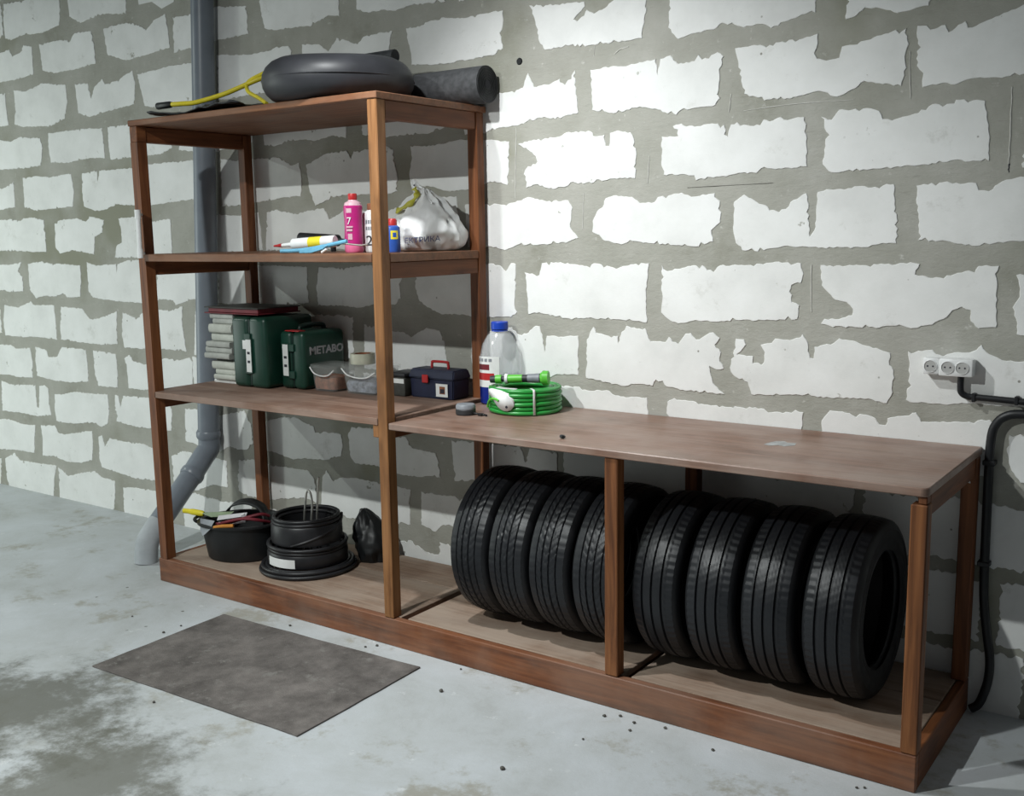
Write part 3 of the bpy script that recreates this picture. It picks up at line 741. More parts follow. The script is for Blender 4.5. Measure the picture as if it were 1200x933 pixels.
# posts
def post(x0, x1, y0, y1, z0, z1, mat='post'): return rp('post', MB().box(x0, x1, y0, y1, z0, z1, .003), mat)
def lean(x0, x1, y0, y1, z0, z1, dx, mat):
    vs = [(x+(dx if z == z0 else 0), y, z) for x in (x0, x1) for y in (y0, y1) for z in (z0, z1)]
    return rp('post', MB().add(vs, [(0, 1, 3, 2), (4, 6, 7, 5), (0, 4, 5, 1), (2, 3, 7, 6), (0, 2, 6, 4), (1, 5, 7, 3)]), mat)
lean(XL, XL+.05, YF, YF+.05, .1155, 2.0495, .014, 'post_low')
post(-.048, .0, YF, YF+.05, .1155, 2.119)
post(XL+.005, XL+.055, -.072, -.022, .1155, 2.119, 'post_low')
post(-.05, .0, -.072, -.022, .1155, 2.119, 'post_low')
post(.966, 1.016, YF+.002, YF+.05, .1155, .879, 'post_mid')
post(.966, 1.016, -.072, -.022, .1155, .879, 'post_low')
post(1.956, XR, YF, YF+.048, .1155, .856, 'post_mid')
post(1.975, XR-.004, YF+.006, YF+.045, .8565, .879, 'post_low')
post(1.956, XR, -.072, -.022, .1155, .879, 'post_low')
# tall bay boards, notched round the posts
def notched(z0, z1, name, mat):
    x0, x1 = XL, -.0
    pl = [(x0+.052, YF), (x1-.050, YF), (x1-.050, YF+.052), (x1, YF+.052), (x1, -.074), (x1-.052, -.074), (x1-.052, YB),
          (x0+.058, YB), (x0+.058, -.074), (x0, -.074), (x0, YF+.052), (x0+.052, YF+.052)]
    return rp(name, MB().prism(pl, 2, z0, z1, .002), mat)
rp('top_board', MB().box(XL-.006, .004, YF-.004, -.008, 2.12, 2.146, .003), 'board_x')
notched(1.519, 1.552, 'shelf_board', 'board_x')
notched(.891, .92, 'shelf_board', 'shelf')
# side rails of the tall bay
for x0, x1 in ((XL+.006, XL+.046), (-.044, -.004)):
    rp('side_rail', MB().box(x0, x1, YF+.052, -.074, 2.05, 2.1195, .003), 'rail_y')
    rp('side_rail', MB().box(x0, x1, YF+.052, -.074, 1.456, 1.5185, .003), 'rail_y')
    rp('side_rail', MB().box(x0, x1, YF+.052, -.074, .838, .8905, .003), 'rail_y')
rp('end_cap', MB().box(XL, XL+.05, YF, YF+.05, 2.05, 2.1195, .002), 'rail_y')
rp('cleat', MB().box(-.078, -.0485, YF+.004, YF+.04, .842, .8905, .002), 'post')
# bench
R = .022
corner = [(XR-R+R*math.sin(a), YF-.006+R-R*math.cos(a)) for a in [i*PI/12 for i in range(7)]]
rp('bench_top', MB().prism([(.012, YF-.006)] + corner + [(XR, -.004), (.012, -.004)], 2, .880, .906, .003), 'bench')
rp('side_rail', MB().box(1.962, 1.998, YF+.05, -.074, .815, .8795, .003), 'rail_y')
rp('back_rail', MB().box(.002, 1.954, -.068, -.03, .828, .8795, .003), 'board_x')
# strip of old tape left on the bench top
tp = [(1.385, -.335), (1.41, -.345), (1.43, -.322), (1.455, -.330), (1.478, -.30), (1.47, -.262), (1.44, -.268), (1.425, -.25), (1.40, -.262), (1.39, -.29)]
rp('tape_residue', MB().prism(tp, 2, .9062, .9068), 'film')
# small wire ring on the rear right post
rr = [(1.955, -.078, .800), (1.985, -.078, .798), (1.978, -.078, .828)]
MB().tube(rr, .003, 6, closed=True).build('wire_ring', 'paper', rack, world=True, label='small pale wire triangle')

# white handle on the left post
hd = thing('pull_handle', 'white plastic pull handle screwed upright to the left front post', 'handle', (-1.44, -.68, 1.53))
MB().tube([(-1.418, -.722, 1.535), (-1.414, -.722, 1.748)], .0105, 14).build('grip', 'white', hd, world=True)
for z in (1.556, 1.730):
    MB().tube([(-1.4165, -.722, z), (-1.4475, -.6805, z)], .0065, 12).build('standoff', 'white', hd, world=True)
    MB().tube([(-1.4165, -.722, z-.02), (-1.4165, -.722, z+.02)], .0135, 14).build('end_sleeve', 'white', hd, world=True)

# ------------------------------------------------------------------ tyres
def tyre_meshes(kind, RO=.295, Wd=.178):
    hw = Wd/2
    n = 288
    tw = hw*.80                                        # half width of the tread
    NX = 44
    def groove(x, i):
        u = x/tw; th = i/n
        if kind == 'ribbed':
            for g in (-.52, -.02, .46):
                if abs(u-g) < .046: return .0075
            k = 72; ph = (th*k) % 1
            if abs(u) > .66: return .0017 if ph < .26 else 0
            if (th*k + (u)*1.6) % 1 < .15: return .0009
            return 0
        for g in (-.60, -.2, .2, .60):
            if abs(u-g) < .036: return .006
        k = 60; s = 1 if u > 0 else -1
        ph = (th*k + abs(u)*2.6*1) % 1
        if abs(u) > .62: return .0012 if ((th*k+.3) % 1) < .25 else 0
        return .0024 if ph < .22 else 0
    vs, fs = [], []
    xs = [-tw+2*tw*j/NX for j in range(NX+1)]
    for i in range(n):
        a = 2*PI*i/n; ca, sa = math.cos(a), math.sin(a)
        for x in xs:
            u = x/tw
            r = RO - .0075*u*u - groove(x, i)
            vs.append((x, r*ca, r*sa))
    m = NX+1
    for i in range(n):
        k = (i+1) % n
        for j in range(NX): fs.append((i*m+j, i*m+j+1, k*m+j+1, k*m+j))
    tread = MB().add(vs, fs)
    sides = []
    for s in (-1, 1):
        pr = [(RO-.0085, s*tw), (RO-.013, s*(tw+.006)), (RO-.024, s*(hw*.95)), (RO-.036, s*(hw*.985)), (RO-.038, s*hw*.965), (RO-.060, s*hw),
              (RO-.078, s*hw*.985), (RO-.082, s*hw*.965), (RO-.098, s*hw*.91), (RO-.102, s*hw*.90), (.200, s*hw*.80), (.193, s*hw*.77), (.188, s*hw*.70), (.190, s*hw*.60), (.215, s*hw*.55), (.262, s*hw*.50), (.272, 0)]
        sides.append(MB().lathe(pr, 96, axis=0))
    return tread, sides
def make_tyre(kind):
    t = bpy.data.objects.new('car_tyre', None); C.objects.link(t)
    tr, sd = tyre_meshes(kind)
    tr.build('tread', 'tread', t, smooth=30)
    for q in sd: q.build('sidewall', 'tyre', t, smooth=50)
    return t
def copy_tree(o):
    c = o.copy(); C.objects.link(c)
    for ch in o.children:
        d = ch.copy(); C.objects.link(d); d.parent = c
    return c
block_t = make_tyre('block'); rib_t = make_tyre('ribbed')
ORD = ('', 'second', 'third', 'fourth')
spots = [(.326, 'b'), (.509, 'b'), (.692, 'b'), (.876, 'b'), (1.121, 'r'), (1.316, 'r'), (1.512, 'r'), (1.716, 'r')]
tl = ['black tyre with zigzag block tread, leftmost in the row under the bench',
      'black tyre with zigzag block tread, second from the left in the row',
      'black tyre with zigzag block tread, third from the left in the row',
      'black tyre with zigzag block tread, half hidden behind the short middle post',
      'black tyre with straight grooved ribs, first to the right of the middle post',
      'black tyre with straight grooved ribs, third from the right end of the row',
      'black tyre with straight grooved ribs, second from the right end of the row',
      'black tyre with straight grooved ribs, last at the right end of the row']
first = {}
for i, (x, k) in enumerate(spots):
    src = block_t if k == 'b' else rib_t
    if k not in first: t = src; first[k] = 1
    else: t = copy_tree(src)
    t.location = (x, -.338, .4105)
    t.rotation_euler = (0.4*i, 0, random.uniform(-.012, .012))
    tag(t, tl[i], 'tyre', 'car tyres stored under the bench')

# ------------------------------------------------------------------ floor mat
mw, mh = 1.085, .648
pl = []
for (ax, ay), (bx, by) in zip([(-.5, -.5), (.5, -.5), (.5, .5), (-.5, .5)], [(.5, -.5), (.5, .5), (-.5, .5), (-.5, -.5)]):
    for k in range(8):
        t = k/8
        j = random.uniform(-.0025, .0025)
        pl.append(((ax+(bx-ax)*t)*mw+j, (ay+(by-ay)*t)*mh+j))
fm = MB().prism(pl, 2, 0, .006, .001).build('floor_mat', 'mat')
fm.location = (-.306, -1.128, .0005); fm.rotation_euler = (0, 0, .035)
tag(fm, 'worn grey brown rectangular mat lying on the floor before the rack', 'mat')

# ------------------------------------------------------------------ sockets and cables on the wall
so = thing('wall_socket', 'white triple power socket mounted on the block wall above the bench', 'socket', (1.885, 0, 1.138))
MB().box(1.812, 1.863, -.044, -.0045, 1.139, 1.194, .006, 2).build('single_housing', 'white', so, world=True)
MB().box(1.864, 1.970, -.052, -.0045, 1.137, 1.195, .006, 2).build('double_housing', 'white', so, world=True)
for x, y in ((1.837, -.044), (1.893, -.052), (1.938, -.052)):
    f = MB().lathe([(.0215, 0), (.0215, -.0015), (.0195, -.0025), (.0185, .0005), (.017, .0008), (0, .0008)], 28, axis=1, off=(x, y-.0004, 1.1665))
    f = f.build('outlet', 'white', so, world=True)
    MB().lathe([(0, -.0004), (.0185, -.0004), (.0185, .001), (0, .001)], 28, axis=1, off=(x, y-.0006, 1.1665)).build('well', 'socketd', f, world=True)
    for s in (-1, 1):
        MB().lathe([(0, -.0002), (.003, -.0002), (.003, .001), (0, .001)], 10, axis=1, off=(x+s*.0085, y-.0012, 1.1665)).build('pin_hole', 'ink', f, world=True)
c1 = catmull([(1.930, -.026, 1.137), (1.930, -.026, 1.10), (1.934, -.024, 1.082), (1.952, -.02, 1.071), (1.985, -.018, 1.070), (2.12, -.018, 1.066), (2.35, -.018, 1.060), (2.9, -.018, 1.058), (4.38, -.018, 1.056)], 6)
sc1 = thing('socket_cable', 'black cable dropping from the triple socket and running right along the wall', 'cable', (1.93, 0, 1.06))
MB().tube(c1, .0105, 12).build('cable', 'cable', sc1, world=True)
for x in (1.972, 2.10): MB().box(x-.006, x+.006, -.031, -.0045, 1.055, 1.083, .002).build('clip', 'cable', sc1, world=True)
c2 = catmull([(4.38, -.024, 1.018), (2.9, -.024, 1.024), (2.35, -.024, 1.030), (2.14, -.024, 1.028), (2.075, -.024, 1.018), (2.042, -.024, .985), (2.031, -.026, .93), (2.030, -.026, .80), (2.032, -.026, .60),
              (2.036, -.028, .42), (2.050, -.03, .30), (2.066, -.032, .20), (2.066, -.036, .13), (2.055, -.04, .075), (2.040, -.045, .035), (2.0185, -.05, .0165)], 6)
sc2 = thing('power_cable', 'thick black cable bending down the wall behind the right bench end', 'cable', (2.04, 0, 0))
MB().tube(c2, .0145, 14).build('cable', 'cable', sc2, world=True)
for z in (.86, .52): MB().box(2.012, 2.050, -.043, -.0045, z-.008, z+.008, .002).build('clip', 'cable', sc2, world=True)

# ------------------------------------------------------------------ on top of the rack
ZT = 2.1465
it = thing('inner_tube', 'black inflated rubber inner tube lying flat on top of the rack', 'inner tube', (-.415, -.445, ZT))
ring = MB()
n, k = 72, 20
vs, fs = [], []
RM, rr = .218, .088
for i in range(n):
    a = 2*PI*i/n
    for j in range(k):
        t = 2*PI*j/k
        q = rr*(1+.03*math.sin(3*a+1))
        zz = q*math.sin(t)*.96
        vs.append(((RM+q*math.cos(t))*math.cos(a), (RM+q*math.cos(t))*math.sin(a), zz+.0875))
for i in range(n):
    for j in range(k): fs.append((i*k+j, ((i+1) % n)*k+j, ((i+1) % n)*k+(j+1) % k, i*k+(j+1) % k))
ring.add(vs, fs).build('ring', 'tube', it, smooth=80)
MB().torus(RM+rr*1.0, .0022, (0, 0, .0885), 96, 6).build('moulded_seam', 'tube', it)
MB().tube([(.16, -.08, .10), (.105, -.055, .118)], [.007, .005], 10).build('valve', 'steel', it)

rl = thing('rubber_roll', 'thick roll of dark grey rubber matting lying across the rack top', 'roll', (-.17, -.082, ZT))
prof = []
MB().tube([(-.125, 0, .0765), (.238, 0, .0765)], .0745, 40).build('wound_sheet', 'matroll', rl)
sp = []
for i in range(150):
    a = i*.25; r = .018+.0555*i/150
    sp.append((.2395, r*math.cos(a), .078+r*math.sin(a)))
MB().tube(sp, .0016, 5).build('spiral_edge', 'charcoal', rl)
MB().lathe([(0, 0), (.017, 0), (.017, .0015), (0, .0015)], 20, axis=0, off=(.2382, 0, .078)).build('core_hole', 'ink', rl)
MB().box(-.12, .236, .045, .0765, .045, .052).build('loose_end', 'matroll', rl)

tb = thing('rubber_pipe', 'thin black hollow pipe resting across the inner tube', 'pipe', (-.5, -.24, 2.319))
def hollow(p0, p1, ro, ri, nn=20):
    p0, p1 = Vector(p0), Vector(p1); d = (p1-p0).normalized()
    m = MB()
    m.tube([p0, p1, p1, p0, p0], [ro, ro, ri, ri, ro], nn, cap=False)
    return m
hollow((-.80, -.235, 2.352), (-.282, -.245, 2.352), .0265, .021).build('pipe_wall', 'charcoal', tb, world=True)

# crumpled black rubber sheet under the cable end
sh = MB(); vs = []; fs = []
NX, NY = 26, 14
for i in range(NX):
    for j in range(NY):
        u, v = i/(NX-1), j/(NY-1)
        x = -1.40+.62*u + .02*math.sin(9*v+2); y = -.665+.30*v + .012*math.sin(5*u)
        h = .006 + .020*max(0, noise.noise(Vector((x*7, y*7, 1.3)))+.55) + .016*max(0, noise.noise(Vector((x*22, y*17, 4))))+.02*v
        vs.append((x, y, ZT+h))
for i in range(NX-1):
    for j in range(NY-1): fs.append((i*NY+j, (i+1)*NY+j, (i+1)*NY+j+1, i*NY+j+1))
sheet = sh.add(vs, fs).build('rubber_sheet', 'charcoal', None, smooth=60)
mo = sheet.modifiers.new('thickness', 'SOLIDIFY'); mo.thickness = .004; mo.offset = 1
tag(sheet, 'crumpled dark rubber sheet at the left end of the rack top', 'sheet')

yc = thing('yellow_cable', 'yellow cable with a black grip arching from the inner tube', 'cable', (-1.0, -.6, ZT))
P0 = [(-1.30, -.60, 2.207), (-1.22, -.595, 2.205), (-1.158, -.57, 2.208), (-1.045, -.52, 2.235), (-.97, -.485, 2.262), (-.90, -.45, 2.29), (-.828, -.38, 2.325), (-.775, -.30, 2.335), (-.74, -.22, 2.28), (-.73, -.16, 2.158)]
MB().tube(catmull(P0, 6), .0105, 12).build('strand', 'yellow', yc, world=True)
P1 = [(-.70, -.24, 2.16), (-.735, -.30, 2.30), (-.77, -.37, 2.345), (-.82, -.415, 2.334), (-.88, -.44, 2.313), (-.94, -.46, 2.285), (-.90, -.50, 2.24), (-.80, -.53, 2.20), (-.72, -.56, 2.168)]
MB().tube(catmull(P1, 6), .0085, 12).build('strand', 'yellow', yc, world=True)
MB().tube([(-1.395, -.60, 2.207), (-1.385, -.60, 2.207), (-1.30, -.60, 2.207), (-1.285, -.60, 2.207)], [.009, .0155, .0145, .011], 14).build('grip', 'blackp', yc, world=True)

# ------------------------------------------------------------------ upper shelf
Z3 = 1.5525
pb = thing('pink_bottle', 'magenta fluid bottle with red cap standing on the upper shelf', 'bottle', (-.343, -.465, Z3))
MB().lathe([(0, 0), (.034, 0), (.038, .006), (.038, .030), (.0375, .034), (0, .034)], 32).build('base', 'pinkbase', pb)
bd = MB().lathe([(0, .0345), (.0375, .0345), (.038, .06), (.036, .10), (.0365, .135), (.0385, .155), (.0385, .186), (.036, .189), (0, .189)], 32).build('body', 'magenta', pb)
MB().lathe([(0, .1895), (.0365, .1895), (.033, .201), (.020, .208), (.018, .212), (0, .212)], 32).build('shoulder', 'pinkclear', pb)
MB().lathe([(0, .2125), (.0175, .2125), (.0185, .216), (.0185, .234), (.0165, .238), (0, .238)], 20).build('cap', 'red', pb)
def curved_label(r, a0, a1, z0, z1, nn=10, rows=None):
    vs, fs = [], []
    for i in range(nn+1):
        a = a0+(a1-a0)*i/nn
        for z in (z0, z1):
            rad = r(z) if callable(r) else r
            vs.append((rad*math.cos(a), rad*math.sin(a), z))
    for i in range(nn): fs.append((2*i, 2*i+2, 2*i+3, 2*i+1))
    return MB().add(vs, fs)
CA = math.radians(-48)                       # direction of the camera seen from the shelf
for z0, z1, w0, w1 in ((.160, .178, -.75, -.15), (.100, .107, -.8, -.05), (.086, .095, -.78, -.1), (.052, .076, -.62, -.12)):
    curved_label(.0392, CA+w0, CA+w1, z0, z1).build('label_print', 'pinkclear', pb, smooth=60)
ca, sa = math.cos(CA-.45), math.sin(CA-.45)
text('label_numeral', '7', .042, 'paper', bd, (.0388*ca, .0388*sa, .126), ((-sa, 0, ca), (ca, 0, sa), (0, 1, 0)))

wb = thing('white_bottle', 'white labelled bottle with brown cap beside the pink bottle', 'bottle', (-.318, -.385, Z3))
MB().lathe([(0, 0), (.036, 0), (.039, .006), (.039, .150), (.036, .158), (.020, .168), (.016, .172), (0, .172)], 32).build('body', 'white', wb)
MB().lathe([(0, .1725), (.0155, .1725), (.0155, .196), (.013, .199), (0, .199)], 20).build('cap', 'rust', wb)
text('label_numeral', '2', .058, 'ink', wb, (.0394*math.cos(CA-.25), .0394*math.sin(CA-.25), .045), ((-math.sin(CA-.25), 0, math.cos(CA-.25)), (math.cos(CA-.25), 0, math.sin(CA-.25)), (0, 1, 0)))
for z0, z1 in ((.115, .131), (.090, .104)):
    for s in range(3): curved_label(.0394, CA-.62+.26*s, CA-.62+.26*s+.19, z0, z1, 4).build('label_print', 'grey', wb, smooth=60)

sp_ = thing('spray_can', 'small blue and yellow spray can with red cap before the white bag', 'spray can', (-.163, -.43, Z3))
MB().lathe([(0, 0), (.029, 0), (.031, .004), (.031, .092), (.029, .100), (.020, .106), (0, .106)], 28).build('can', 'blue', sp_)
MB().lathe([(0, .1065), (.0195, .1065), (.0195, .126), (.014, .134), (0, .134)], 20).build('cap', 'red', sp_)
curved_label(.0316, CA-.25, CA+.75, .052, .086).build('shield_print', 'yelprint', sp_, smooth=60)
curved_label(.0320, CA+.02, CA+.48, .060, .078).build('badge_print', 'blue', sp_, smooth=60)

bag = thing('plastic_bag', 'bulging white plastic bag with printed lettering on the upper shelf', 'bag', (-.185, -.185, Z3))
vs, fs = [], []
NU, NV = 60, 34
for j in range(NV):
    v = j/(NV-1)
    for i in range(NU):
        a = 2*PI*i/NU
        if v < .78:
            t = v/.78
            r = .155*(math.sin(PI*(.24+.62*t))**.7)
            z = .185*t**1.05
            if j == 0: r *= .90
        else:
            t = (v-.78)/.22
            r = .155*(math.sin(PI*.86)**.7)*(1-t)+.022*t
            z = .185+.072*t
        q = Vector((math.cos(a)*2.2, math.sin(a)*2.2, z*11))
        nz = noise.noise(q*1.1)*.020+noise.noise(q*2.6)*.013
        fold = .010*math.sin(9*a+5*v+2*math.sin(3*a))*min(1, v*2)
        r = max(.006, r+(nz+fold)*(1 if v < .9 else .5))
        lean_ = -.02*max(0, v-.5)
        vs.append((r*math.cos(a)*1.04+lean_, r*math.sin(a)*.98, max(0, z+noise.noise(q*1.7+Vector((5, 1, 2)))*.010*min(1, v*6))))
for j in range(NV-1):
    for i in range(NU): fs.append((j*NU+i, j*NU+(i+1) % NU, (j+1)*NU+(i+1) % NU, (j+1)*NU+i))
fs.append(tuple(range(NU))[::-1]); fs.append(tuple((NV-1)*NU+i for i in range(NU)))
bagm = MB().add(vs, fs).build('sack', 'bag', bag, smooth=50)
mm = MB()                                    # gathered handles on top, with an olive print
def ribbon(pts, w, lift=(0, 0, 1)):
    P = catmull(pts, 5); m = MB(); vs = []
    for i, p in enumerate(P):
        d = (P[min(i+1, len(P)-1)]-P[max(i-1, 0)]).normalized(); s = d.cross(Vector(lift)).normalized()*w*(.7+.3*math.sin(i*.8))
        vs += [p-s, p+s]
    m.add(vs, [(2*i, 2*i+1, 2*i+3, 2*i+2) for i in range(len(P)-1)]); return m
h = ribbon([(-.03, -.01, .235), (-.055, -.02, .268), (-.05, -.02, .285), (-.015, -.015, .262), (.02, -.02, .222), (.06, -.04, .19)], .016, (0, 1, .3)).build('handle_loop', 'bag', bag)
mo = h.modifiers.new('thickness', 'SOLIDIFY'); mo.thickness = .002
h = ribbon([(-.085, -.10, .168), (-.055, -.105, .175), (-.02, -.085, .195), (.0, -.07, .222), (-.01, -.05, .245), (-.03, -.045, .262)], .014, (.5, -.7, .3)).build('printed_fold', 'olive', bag)
mo = h.modifiers.new('thickness', 'SOLIDIFY'); mo.thickness = .002
cth = math.radians(-58)
ltr = text('bag_lettering', 'ЕКТРИКА', .030, 'navyink', bag, (.030, -.1, .045), FACE_FRONT)
for v in ltr.data.vertices:                  # wrap the print on the bag
    a = math.radians(-60)+ (v.co.x-.030)/.150
    v.co = ((.163)*1.04*math.cos(a), .163*.98*math.sin(a), v.co.z + .006*(v.co.x)/.1)

# sealant tubes and caulking gun
sg = thing('sealant_cartridge', 'white sealant cartridge with red tip lying on the upper shelf', 'cartridge', (-.50, -.575, Z3))
A_, B_ = Vector((-.575, -.585, Z3+.036)), Vector((-.375, -.54, Z3+.048)); d = (B_-A_).normalized()
MB().tube([A_, A_+d*.003, B_-d*.003, B_], [.019, .024, .024, .021], 24).build('barrel', 'white', sg, world=True)
MB().tube([A_+d*.085, A_+d*.145], .0244, 24, cap=False).build('label_band', 'yelprint', sg, world=True)
MB().tube([A_, A_-d*.02, A_-d*.055], [.011, .009, .007], 16).build('nozzle', 'white', sg, world=True)
MB().tube([A_-d*.054, A_-d*.095], [.0085, .0035], 14).build('tip_cap', 'red', sg, world=True)
bk = thing('black_cartridge', 'black cartridge lying behind the white sealant cartridge', 'cartridge', (-.45, -.50, Z3))
A2, B2 = Vector((-.665, -.46, Z3+.026)), Vector((-.455, -.44, Z3+.026)); d2 = (B2-A2).normalized()
# raised on the gun frame behind
A2 += Vector((0, 0, .035)); B2 += Vector((0, 0, .023)); d2 = (B2-A2).normalized()
MB().tube([A2, A2+d2*.004, B2-d2*.004, B2], [.018, .0245, .0245, .018], 22).build('barrel', 'blackp', bk, world=True)
MB().tube([B2, B2+d2*.05], [.012, .006], 14).build('nozzle', 'blackp', bk, world=True)
MB().tube([A2-Vector((0, 0, .0245))+d2*.03, A2-Vector((0, 0, .059))+d2*.03], .012, 10).build('support_foot', 'blackp', bk, world=True)
MB().tube([B2-Vector((0, 0, .0245))-d2*.03, B2-Vector((0, 0, .0475))-d2*.03], .012, 10).build('support_foot', 'blackp', bk, world=True)
cg = thing('caulking_gun', 'pale blue caulking gun lying in front of the sealant cartridges', 'tool', (-.40, -.62, Z3))
MB().tube(catmull([(-.60, -.628, Z3+.010), (-.50, -.632, Z3+.012), (-.40, -.622, Z3+.022), (-.30, -.60, Z3+.040), (-.262, -.59, Z3+.047)], 5), .0085, 10).build('frame_rail', 'skyblue', cg, world=True)
MB().prism([(-.47, Z3+.001), (-.40, Z3+.002), (-.335, Z3+.016), (-.31, Z3+.030), (-.335, Z3+.034), (-.40, Z3+.018), (-.465, Z3+.014)], 1, -.655, -.643, .002).build('handle', 'skyblue', cg, world=True)
MB().tube([(-.345, -.648, Z3+.004), (-.318, -.648, Z3+.018)], .005, 8).build('trigger', 'white', cg, world=True)
MB().tube([(-.30, -.60, Z3+.040), (-.20, -.575, Z3+.030), (-.17, -.57, Z3+.033)], .0035, 8).build('push_rod', 'steel', cg, world=True)

# ------------------------------------------------------------------ middle shelf
Z2 = .9205
def folded(name, x0, x1, y0, y1, z0, z1, mat, lab, seed, layers=3):
    t = thing(name, lab, 'cloth', ((x0+x1)/2, (y0+y1)/2, z0), 0, 'folded cloths stacked beside the green case')
    rg = random.Random(seed)
    h = (z1-z0)/layers
    for k in range(layers):
        e = [rg.uniform(-.012, .012) for _ in range(4)]
        a, b2 = z0+k*h+.0004, z0+(k+1)*h-.0004
        r = (b2-a)/2
        prof = [(y0+e[2], a)] + [(y0+e[2]-r*.4*math.sin(PI*q/6), (a+b2)/2-r*math.cos(PI*q/6)) for q in range(1, 6)] + [(y0+e[2], b2), (y1, b2), (y1, a)]
        m = MB().prism(prof, 0, x0+e[0], x1+e[1])
        bm = bmesh.new()
        m.build('fold', mat, t, world=True, smooth=60)
    return t
folded('folded_cloth', -1.44, -1.285, -.33, -.08, Z2, Z2+.020, 'paper', 'thin white folded cloth lying lowest in the stack on the shelf', 1, 1)
folded('folded_cloth', -1.44, -1.285, -.33, -.08, Z2+.0205, Z2+.068, 'cloth2', 'pale folded cloth above the lowest one in the stack', 2, 2)
folded('folded_cloth', -1.445, -1.285, -.325, -.08, Z2+.0685, Z2+.108, 'cloth2', 'pale folded cloth just below the dark gap in the stack', 3, 1)
folded('folded_cloth', -1.47, -1.285, -.35, -.08, Z2+.122, Z2+.205, 'cloth', 'bulging grey folded cloth sticking out of the middle of the stack', 4, 3)
folded('folded_cloth', -1.445, -1.285, -.335, -.08, Z2+.2055, Z2+.290, 'cloth2', 'grey green folded cloth second from the top of the stack', 5, 2)
folded('folded_cloth', -1.435, -1.285, -.33, -.08, Z2+.2905, Z2+.340, 'cloth', 'grey folded cloth lying topmost under the maroon folder', 6, 2)
folded('folded_cloth', -1.435, -1.29, -.30, -.09, Z2+.1085, Z2+.1215, 'darkbox', 'dark cloth squeezed in the gap of the stack', 8, 1)  # dark slab put in for the shade of the gap, no real cloth
fo = thing('folder', 'maroon folder lying on top of the cloth stack and green case', 'folder', (-1.27, -.22, Z2+.3405))
MB().box(-1.475, -1.09, -.345, -.075, Z2+.3405, Z2+.3455, .001).build('lower_cover', 'darkred', fo, world=True)
MB().box(-1.455, -1.10, -.335, -.08, Z2+.346, Z2+.367, .002).build('pages', 'darkred', fo, world=True)
MB().box(-1.475, -1.09, -.345, -.075, Z2+.3675, Z2+.3725, .001).build('upper_cover', 'darkbox', fo, world=True)

def tool_case(x0, x1, y0, y1, h, lab, sticker, notch):
    t = thing('tool_case', lab, 'case', ((x0+x1)/2, (y0+y1)/2, Z2), 0, 'green tool cases on the middle shelf')
    xm = (x0+x1)/2
    MB().box(x0, xm-.002, y0, y1, Z2, Z2+h, .022, 4).build('shell_half', 'caseg', t, world=True)
    MB().box(xm+.002, x1, y0, y1, Z2, Z2+h, .022, 4).build('shell_half', 'caseg', t, world=True)
    MB().box(xm-.006, xm+.006, y0+.008, y1-.008, Z2+.008, Z2+h-.008, .003).build('hinge_seam', 'cased', t, world=True)
    hy = (y0+y1)/2
    hp = catmull([(xm, hy-.075, Z2+h-.004), (xm, hy-.07, Z2+h+.018), (xm, hy, Z2+h+.024), (xm, hy+.07, Z2+h+.018), (xm, hy+.075, Z2+h-.004)], 5)
    if h < .3: MB().tube(hp, .011, 12).build('carry_handle', 'cased', t, world=True)
    for zz in (.25, .72):
        MB().box(xm-.022, xm+.022, y0-.007, y0-.0005, Z2+h*zz-.018, Z2+h*zz+.018, .003).build('latch', 'caseg', t, world=True)
    sx0, sx1, sz0, sz1 = sticker
    st = MB().box(sx0, sx1, y0-.0088, y0-.0078, sz0, sz1).build('sticker', 'paper', t, world=True)
    if notch: MB().box(sx0-.022, sx0-.0005, y0-.0088, y0-.0078, sz1-.045, sz1-.004).build('sticker', 'paper', t, world=True)
    MB().box(sx0-.004, sx1+.004, y0-.0076, y0-.0005, sz0-.004, sz1+.004).build('sticker_plate', 'caseg', t, world=True)
    for zz in (.28, .55): MB().box(sx0+.008, sx1-.008, y0-.0094, y0-.0089, sz0+(sz1-sz0)*zz, sz0+(sz1-sz0)*zz+.012).build('sticker_print', 'ink', st, world=True)
    return t
tool_case(-1.262, -1.026, -.365, -.055, .332, 'larger dark green tool case, nearer the cloth stack', (-1.152, -1.118, Z2+.075, Z2+.228), True)
tc2 = tool_case(-1.005, -.845, -.30, -.03, .268, 'smaller dark green tool case with silver lettering beside the plastic tubs', (-.975, -.94, Z2+.062, Z2+.208), False)
text('case_lettering', 'METABO', .050, 'silver', tc2, (.0803, .012, .176), FACE_RIGHT, sx=1.12, bold=.0016)
MB().box(-.972, -.88, -.292, -.25, Z2+.2682, Z2+.272).build('warning_label', 'red', tc2, world=True)

